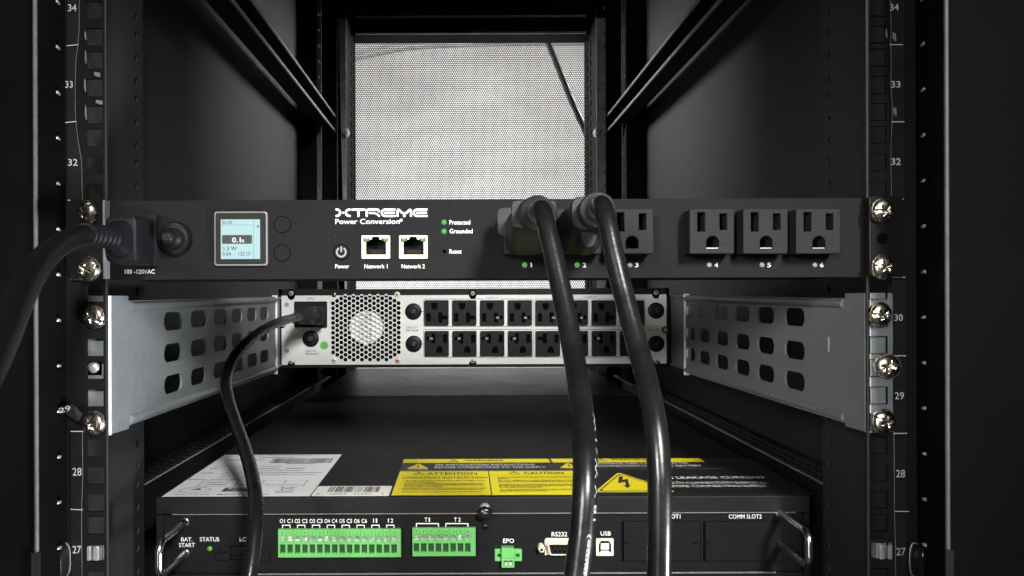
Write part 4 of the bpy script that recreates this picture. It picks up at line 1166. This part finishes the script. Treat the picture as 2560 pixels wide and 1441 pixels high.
terminal(1031, 1189, 1321, 1391, q0, 8, 18.4)

# emergency power off connector
yf = YG - .0055
e = MB()
e.plate(prect(1237, 1374, 1305, 1404, yf + .003, .0006), [circ(*W(1248, 1390, yf + .003), 5 / S(yf), 18), circ(*W(1294, 1390, yf + .003), 5 / S(yf), 18)], .0024, front(yf + .003), .0003)
e.pbox(1254, 1371, 1286, 1398, yf, YG); e.pbox(1254, 1398.5, 1286, 1420, yf + .0005, YG - .002)
eo = e.build('emergency_connector', 'green', low, .0003)
g = MB(); g.pbox(1260, 1402, 1269, 1411, yf + .0003, yf + .0008); g.pbox(1272, 1402, 1281, 1411, yf + .0003, yf + .0008); g.pcyl(1248, 1390, 5.4, YG - .0005, YG - .0002, 14); g.pcyl(1294, 1390, 5.4, YG - .0005, YG - .0002, 14); g.build('wire_opening', 'greendark', eo)
g = MB(); g.pbox(1262, 1407, 1268, 1413, yf - .0001, yf + .0006); g.pbox(1273, 1407, 1279, 1413, yf - .0001, yf + .0006); g.build('contact', 'cream_screw', eo)

# nine pin socket
s_ = MB(); y = YG - .0008
s_.plate([W(*p_, y) for p_ in ((1362, 1350), (1366, 1346), (1470, 1346), (1474, 1350), (1474, 1388), (1362, 1388))], [], .0007, front(y))
ns = s_.build('serial_port', 'shell', low)
def dshape(x0, y0, x1, y1, ins, y):
    return [W(*p_, y) for p_ in ((x0 + 2, y0), (x1 - 2, y0), (x1, y0 + 3), (x1 - ins, y1 - 2), (x1 - ins - 3, y1), (x0 + ins + 3, y1), (x0 + ins, y1 - 2), (x0, y0 + 3))]
y = YG - .0055
s_ = MB(); s_.plate(dshape(1369, 1359, 1467, 1389, 6, y), [dshape(1372.5, 1362, 1463.5, 1386.5, 5, y)], .0046, front(y)); s_.build('port_shell', 'shell', ns)
y = YG - .0048
hs = [circ(*W(1383 + i * 11, 1368, y), 2.6 / S(y), 10) for i in range(5)] + [circ(*W(1388.5 + i * 11, 1379, y), 2.6 / S(y), 10) for i in range(4)]
s_ = MB(); s_.plate(dshape(1373, 1362.5, 1463, 1386, 5, y), hs, .003, front(y)); s_.build('pin_block', 'black_plastic', ns)
x, z = W(1353.5, 1372, YG - .004); s_ = MB(); r = 9 / S(YG)
s_.loft([(x, z, r * .7, r * .75, 2, YG - .0062), (x, z, r, r * 1.2, 2, YG - .0052), (x, z, r, r * 1.2, 2, YG)], 6); nt_ = s_.build('hex_standoff', 'cream_screw', ns)
s_ = MB(); s_.cyl(x, z, YG - .0064, YG - .006, r * .4, 14); s_.build('standoff_hole', 'hole', nt_)

# printer style usb socket
y = YG - .0012
inner = [W(*p_, y) for p_ in ((1497, 1383), (1497, 1361), (1503, 1353), (1522, 1353), (1528, 1361), (1528, 1383))]
s_ = MB(); s_.plate(prect(1490.5, 1347, 1534, 1390, y, .0004), [inner], .0014, front(y)); us = s_.build('usb_port', 'shell', low)
s_ = MB(); s_.pbox(1495, 1351, 1530, 1385, YG - .0002 , YG); s_.build('port_cavity', 'hole', us)
s_ = MB(); s_.pbox(1502, 1359, 1523, 1375, YG - .0014, YG - .0002); s_.build('port_tongue', 'usb_white', us, .0004)
s_ = MB(); s_.poly([W(1498, 1383, YG - .001), W(1527, 1383, YG - .001), W(1521, 1377, YG - .001), W(1503, 1377, YG - .001)], front(YG - .001)); s_.build('port_lip', 'usb_white', us)

# blanked expansion slots
for a_, b_, c_, d_ in comm:
    g = MB(); g.plate(prect(a_, b_, c_, d_, YG - .0002), [prect(a_ + 7, b_ + 3, c_ - .8, d_ - 1.5, YG - .0002)], .0001, front(YG - .0002)); go = g.build('slot_gap', 'hole', low)
    g = MB(); g.plate(prect(a_ + 6, b_ + 2, c_ - 1, d_ - 1, YG - .0012), [], .0009, front(YG - .0012), .0002); sc_ = g.build('slot_cover', 'ups', go)
    for px in (a_ + 13, c_ - 13): small_screw(px, b_ + 53, YG - .0013, 5.2, 'blackmetal', sc_, 'cover_screw')

# chrome handles
def handle(pb_, pt_, sgn):
    Xb = W(pb_, 1350, YG)[0]; z1, z0 = (-0.1508, -0.1718) if sgn < 0 else (-0.1462, -0.1668)
    yo = 0.0315
    rc = .0065; pts = [(Xb, YG, z1, .0023)] + [(Xb, YG + (yo + rc - YG) * t_ / 4, z1, .0023) for t_ in range(1, 4)]
    pts += [(Xb, yo + rc - rc * sin(radians(q)), z1 - rc + rc * cos(radians(q)), .0023) for q in range(0, 91, 9)]
    pts += [(Xb, yo, (z1 + z0) / 2, .0023)]
    pts += [(Xb, yo + rc - rc * cos(radians(q)), z0 + rc - rc * sin(radians(q)), .0023) for q in range(0, 91, 9)]
    pts += [(Xb, YG + (yo + rc - YG) * t_ / 4, z0, .0023) for t_ in range(3, 0, -1)] + [(Xb, YG, z0, .0023)]
    m_ = MB(); m_.tube(pts, 24, 2); h_ = m_.build('handle', 'chrome', low)
    for z in (z1, z0):
        f_ = MB(); f_.cyl(Xb, z, YG - .001, YG, .0028, 20); f_.build('handle_foot', 'chrome', h_)
handle(464, 400, -1); handle(1948, 2022, 1)

# ------------------------------------------------ labels stuck on the lid (plane z = ZU)
def top(dz): return lambda u, v, w_: (u, v, ZU + dz + w_)
def ty(py): return F * 0.134 / (py - VY) - D       # photo row -> depth on the lid
def lidrect(mb, x0, x1, y0, y1, dz): mb.poly(rect(x0, y0, x1, y1), top(dz)); return mb
def lidbox(x0, x1, y0, y1, dz): return MB().box(x0, x1, y0, y1, ZU + .00005, ZU + dz)
def bars(mb, x0, x1, y0, y1, dz, seed):
    rnd = random.Random(seed); x = x0
    while x < x1:
        w1 = rnd.choice((.00033, .00033, .00066, .00099, .00132)); lidrect(mb, x, min(x + w1, x1), y0, y1, dz)
        x += w1 + rnd.choice((.00033, .00033, .00066, .001))
# white rating label
wx0, wx1, wy0, wy1 = -0.2045, -0.1050, 0.0745, 0.2045
lb = lidbox(wx0, wx1, wy0, wy1, .0002).build('rating_label', 'white_label', low)
t = MB(); g = .0003
def LT(s, x0, x1, y0, y1, bold=.02): t.text(s, (x0, y0, x1, y1), top(g), bold, 2)
LT('Model No.:  Three Phase 0KVA', wx0 + .012, wx1 - .024, .1985, .2015, .012)
LT('P&L:  UPS6000VA', wx0 + .018, wx1 - .036, .1915, .1945)
LT('Serial Number:', wx0 + .009, wx0 + .039, .1835, .1870, .012)
bars(t, wx0 + .046, wx1 - .004, .1725, .1895, g, 3)
LT('KMD222208000008', wx0 + .060, wx1 - .016, .1690, .1718)
LT('Power Rating:  6KVA/6KW', wx0 + .006, wx1 - .040, .1595, .1632, .01)
LT('I/P:', wx0 + .005, wx0 + .012, .1525, .1555); LT('100/173-127/220VAC    50/60Hz', wx0 + .020, wx1 - .020, .1525, .1560)
LT('120A Max per phase 3\u03a6+N+PE', wx0 + .020, wx1 - .022, .1450, .1482)
LT('O/P:', wx0 + .003, wx0 + .013, .1380, .1412); LT('100/173,110/190,120/208,127/220VAC', wx0 + .020, wx1 - .004, .1380, .1412)
LT('50/60Hz,108/119/100/92A Max per phase', wx0 + .020, wx1 - .008, .1315, .1345)
LT('3\u03a6+N+PE,PF=1', wx0 + .020, wx0 + .050, .1250, .1278)
LT('Battery:  \u00b1120A Max.', wx0 + .001, wx0 + .040, .1180, .1212)
for xx in (wx0 + .014, wx0 + .040, wx0 + .058, wx0 + .074, wx1 - .010): t.ribbon([(xx, .1000), (xx, .1160)], .0006, top(g))
for yy in (.1000, .1160): t.ribbon([(wx0 + .014, yy), (wx1 - .010, yy)], .0003, top(g), 1e-5)
LT('Battery', wx0 + .018, wx0 + .034, .1092, .1125); LT('voltage', wx0 + .018, wx0 + .034, .1030, .1068)
for i, (xx, s_) in enumerate(((wx0 + .043, '96VDC'), (wx0 + .060, '108VDC 2'), (wx0 + .076, '120VDC 2'))): LT(s_, xx, xx + .012, .1032, .1062, 0)
# round mark, compliance box, bin symbol
ec = (wx0 + .0165, .0905)
t.ribbon([(ec[0] + .0105 * cos(a_ * pi / 16), ec[1] + .0072 * sin(a_ * pi / 16)) for a_ in range(32)], .0005, top(g), closed=True)
t.poly([(ec[0] - .004, ec[1] + .0002), (ec[0] + .004, ec[1] + .0002), (ec[0] + .002, ec[1] + .005)], top(g + .00001))
LT('Tested to UL 1778', wx0 + .006, wx0 + .030, .0775, .0800, 0)
lidrect(t, wx0 + .036, wx0 + .054, .0860, .0965, g)
LT('MADE IN CHINA', wx0 + .036, wx0 + .071, .0768, .0802, .006)
bx_ = wx0 + .0800
t.ribbon([(bx_ - .004, .0965), (bx_ - .003, .0885), (bx_ + .003, .0885), (bx_ + .004, .0965)], .0006, top(g), closed=True)
t.ribbon([(bx_ - .007, .0985), (bx_ + .007, .0875)], .0006, top(g + .00002)); t.ribbon([(bx_ - .007, .0875), (bx_ + .007, .0985)], .0006, top(g + .00003))
lidrect(t, bx_ - .0062, bx_ + .0062, .0835, .0850, g)
t.build('label_print', 'black_ink', lb)
tw = MB(); tw.text('RoHS', (wx0 + .039, .0915, wx0 + .051, .0955), top(g + .0001), .006, 2); tw.text('Compliant', (wx0 + .038, .0868, wx0 + .052, .0900), top(g + .0001), .0, 2)
tw.build('label_print', 'white_label', lb)
# barcode label
bx0, bx1, by0, by1 = -0.1040, -0.0517, 0.0745, 0.0995
lb = MB().plate(rrect(bx0, by0, bx1, by1, .0015), [], .0002, lambda u, v, w_: (u, v, ZU + .0003 + w_)).build('barcode_label', 'cream_label', low)
t = MB(); g = .0004
bars(t, bx0 + .009, bx1 - .008, .0835, .0975, g, 9)
t.text('8', (bx0 + .003, .0765, bx0 + .0048, .0800), top(g), 0, 2); t.text('10504', (bx0 + .012, .0765, bx0 + .023, .0805), top(g), 0, 2); t.text('01347', (bx0 + .028, .0765, bx0 + .040, .0805), top(g), 0, 2); t.text('1', (bx1 - .005, .0765, bx1 - .0042, .0800), top(g), 0, 2)
t.build('label_print', 'black_ink', lb)

# warning label field
fx0, fx1 = -0.0515, 0.236
y_top, y_bot = ty(1147), 0.0745
MB().box(-0.0505, 0.2345, y_bot, y_top - .0015, ZU + .00005, ZU + .00015).build('label_backing', 'label_black', low)
yb = MB(); d0 = .00035
yA0, yA1 = ty(1158.5), ty(1149)
yb.poly([(-0.0505, yA0), (.0688, yA0), (.0680, yA1), (-0.0505, yA1)], top(d0)); yb.poly([(.0705, yA0), (.1925, yA0), (.1925, yA1), (.0700, yA1)], top(d0))
yC1 = ty(1179.5); yC0 = y_bot
lidrect(yb, -0.0500, .0172, yC0, yC1, d0); lidrect(yb, .0180, .0850, yC0, yC1, d0)
def tri(mb, cx, cy, w2, h2, dz): mb.poly([(cx - w2, cy - h2), (cx + w2, cy - h2), (cx, cy + h2)], top(dz))
tri(yb, ty(0) * 0 - 0.0372, (ty(1160) + ty(1172)) / 2 - .0, .0085, .0085, d0); tri(yb, .0815, (ty(1160) + ty(1172)) / 2, .0080, .0085, d0)
# high voltage triangle: yellow outline, black, yellow
tcx, tcy = 0.1160, 0.1060
def tri2(mb, s, dz): 
    P_ = [(-.0262, -.0240), (.0262, -.0240), (.0, .0290)]
    ctr = (0, -.0063)
    pts = []
    for (a_, b_) in P_:
        for q in range(-2, 3):
            dirx, diry = a_ - ctr[0], b_ - ctr[1]; L_ = math.hypot(dirx, diry); an = math.atan2(diry, dirx) + q * .5
            pts.append((tcx + ctr[0] + (a_ - ctr[0]) * s * .94 + .0022 * cos(an), tcy + ctr[1] + (b_ - ctr[1]) * s * .94 + .0022 * sin(an)))
    mb.poly(pts, top(dz))
tri2(yb, 1.0, .00030); yo_ = yb.build('warning_label', 'yellow', low)
b_ = MB(); tri2(b_, .88, .00036); b_.build('symbol_field', 'label_black', yo_)
b_ = MB(); tri2(b_, .80, .00042); b_.build('symbol_field', 'yellow', yo_)
b_ = MB()
def lidpt(px, py): k_ = (py - VY) / 0.134; return ((px - VX) / k_, F / k_ - D)
b_.poly([lidpt(*p_) for p_ in ((1546, 1194.5), (1557, 1194.5), (1554, 1203), (1568, 1200.5), (1571, 1216), (1576, 1216), (1568, 1223.5), (1557, 1217.5), (1563, 1217), (1561.5, 1208.5), (1543.5, 1211))], top(.00048))
def T(s, px0, px1, pyt, pyb, bold=.008, mb=None, dz=.00055):
    y0, y1 = ty(pyb), ty(pyt); sm = (((pyt + pyb) / 2) - VY) / 0.134
    (mb or b_).text(s, ((px0 - VX) / sm, y0, (px1 - VX) / sm, y1), top(dz), bold, 2)
def warn(mb, px, pyt, pyb, dz, wd=12):
    sm = (((pyt + pyb) / 2) - VY) / 0.134; x_ = (px - VX) / sm; h_ = wd / sm
    mb.ribbon([(x_ - h_, ty(pyb)), (x_ + h_, ty(pyb)), (x_, ty(pyt))], .0006, top(dz), closed=True)
    mb.ribbon([(x_, ty(pyt) * .62 + ty(pyb) * .38), (x_, ty(pyt) * .3 + ty(pyb) * .7)], .0009, top(dz + .00002))
T('WARNING', 1160, 1256, 1151, 1155.5, .012); T('WARNING', 1524, 1622, 1149.5, 1154, .012)
warn(b_, 1133, 1150.5, 1157, .00055, 10); warn(b_, 1501, 1149, 1155, .00055, 10)
warn(b_, 1045, 1181.5, 1188.5, .00055, 13); warn(b_, 1284, 1181, 1188, .00055, 13)
T('ATTENTION', 1067, 1191, 1183, 1189, .012); T('CAUTION', 1308, 1407, 1182.5, 1188.5, .012)
b_.ribbon([(-0.0495, ty(1191)), (.0168, ty(1191))], .0002, top(.00055)); b_.ribbon([(.0184, ty(1191)), (.0845, ty(1191))], .0002, top(.00055))
T('OPERATION INSTRUCTION', 1003, 1216, 1194, 1198.5, .012)
rowsA = [('BATTERY VOLTAGE CONNECTION MUST COMPLY WITH', 1012, 1212, 1202.5), ('THE SPECIFICATION.', 1012, 1085, 1206.3), ('MANUAL BATTERY DISCHARGE RECOMMENDED FOR', 1008, 1206, 1210.3), ('SAFETY AND TO CONTINUE OPERATION WITHOUT', 1008, 1211, 1213.6), ('ANY BATTERY DISCHARGE.', 1008, 1106, 1217), ('DISCONNECTION OF THE DC SOURCE AND THE AC SUP-', 1005, 1214, 1221.5), ('PLY IS REQUIRED FOR COMPLETE LOAD POWER OFF', 1004, 1207, 1224.8), ('WARRANTY VOID IF SERIAL NO. PLATE IS DAMAGED.', 1002, 1203, 1230.3)]
for s_, a_, c_, yy in rowsA: T(s_, a_, c_, yy, yy + 2.7, .012)
for yy, xx in ((1203.5, 1004), (1211.5, 1000), (1222.5, 997), (1231, 994)): T('\u2022', xx, xx + 3, yy, yy + 1.2, 0)
rowsB = [('EARTH CONNECTION ESSENTIAL BEFORE CONNECTING', 1243, 1445, 1194.5), ('SUPPLY.', 1243, 1273, 1198), ('DO NOT REMOVE COVERS. THIS SYSTEM IS TO BE', 1244, 1436, 1202.5), ('SERVICED ONLY BY QUALIFIED SERVICE PERSONNEL ONLY.', 1244, 1440, 1206), ('HAZARDOUS LIVE PARTS INSIDE. THIS UPS ARE LIVE', 1246, 1438, 1212.5), ('FROM THE BATTERY SUPPLY EVEN WHEN THE', 1246, 1430, 1216), ('AC POWER IS DISCONNECTED.', 1246, 1357, 1219.5), ('SEE USER MANUAL FOR INSTALLATION, OPERATION', 1248, 1440, 1225.5), ('MAINTENANCE INSTRUCTIONS.', 1248, 1366, 1229)]
for s_, a_, c_, yy in rowsB: T(s_, a_, c_, yy, yy + 2.7, .012)
b_.build('label_print', 'black_ink', yo_)
wt = MB()
T('SEE INSTALLATION INSTRUCTIONS', 1086, 1335, 1161.5, 1165.6, .01, wt, .0004); T('BEFORE CONNECTING TO THE SUPPLY', 1085, 1363, 1168, 1172.2, .01, wt, .0004)
T('WARNING', 1020, 1068, 1172.5, 1175.5, .006, wt, .0004); T('WARNING', 1405, 1452, 1170.5, 1173.5, .006, wt, .0004)
T('DISCHARGE TIME 5 MINUTES AFTER', 1475, 1720, 1159.5, 1163.5, .008, wt, .0004); T('DISCONNECTION OF THE DC BATTERY', 1470, 1753, 1165.8, 1170, .008, wt, .0004)
T('HIGH LEAKAGE CURRENT', 1622, 1911, 1194.5, 1200.5, .012, wt, .0004)
T('EARTH CONNECTION ESSENTIAL', 1655, 1917, 1208, 1213, .008, wt, .0004); T('BEFORE CONNECTING SUPPLY.', 1660, 1917, 1216, 1221.5, .008, wt, .0004)
wt.ribbon([(-.0505, ty(1178)), (.0855, ty(1178))], .0003, top(.0004)); wt.ribbon([(.0860, ty(1175)), (.2345, ty(1175))], .0002, top(.0004))
wt.build('label_lettering', 'white_ink', yo_)
wk = MB()
for xc_ in (-.0372, .0815):
    yc_ = (ty(1160) + ty(1172)) / 2; wk.ribbon([(xc_, yc_ + .002), (xc_, yc_ - .004)], .0011, top(.0004)); wk.poly(circ(xc_, yc_ - .0065, .0007, 8), top(.00041))
wk.build('label_print', 'black_ink', yo_)
print('objects', len(bpy.data.objects))
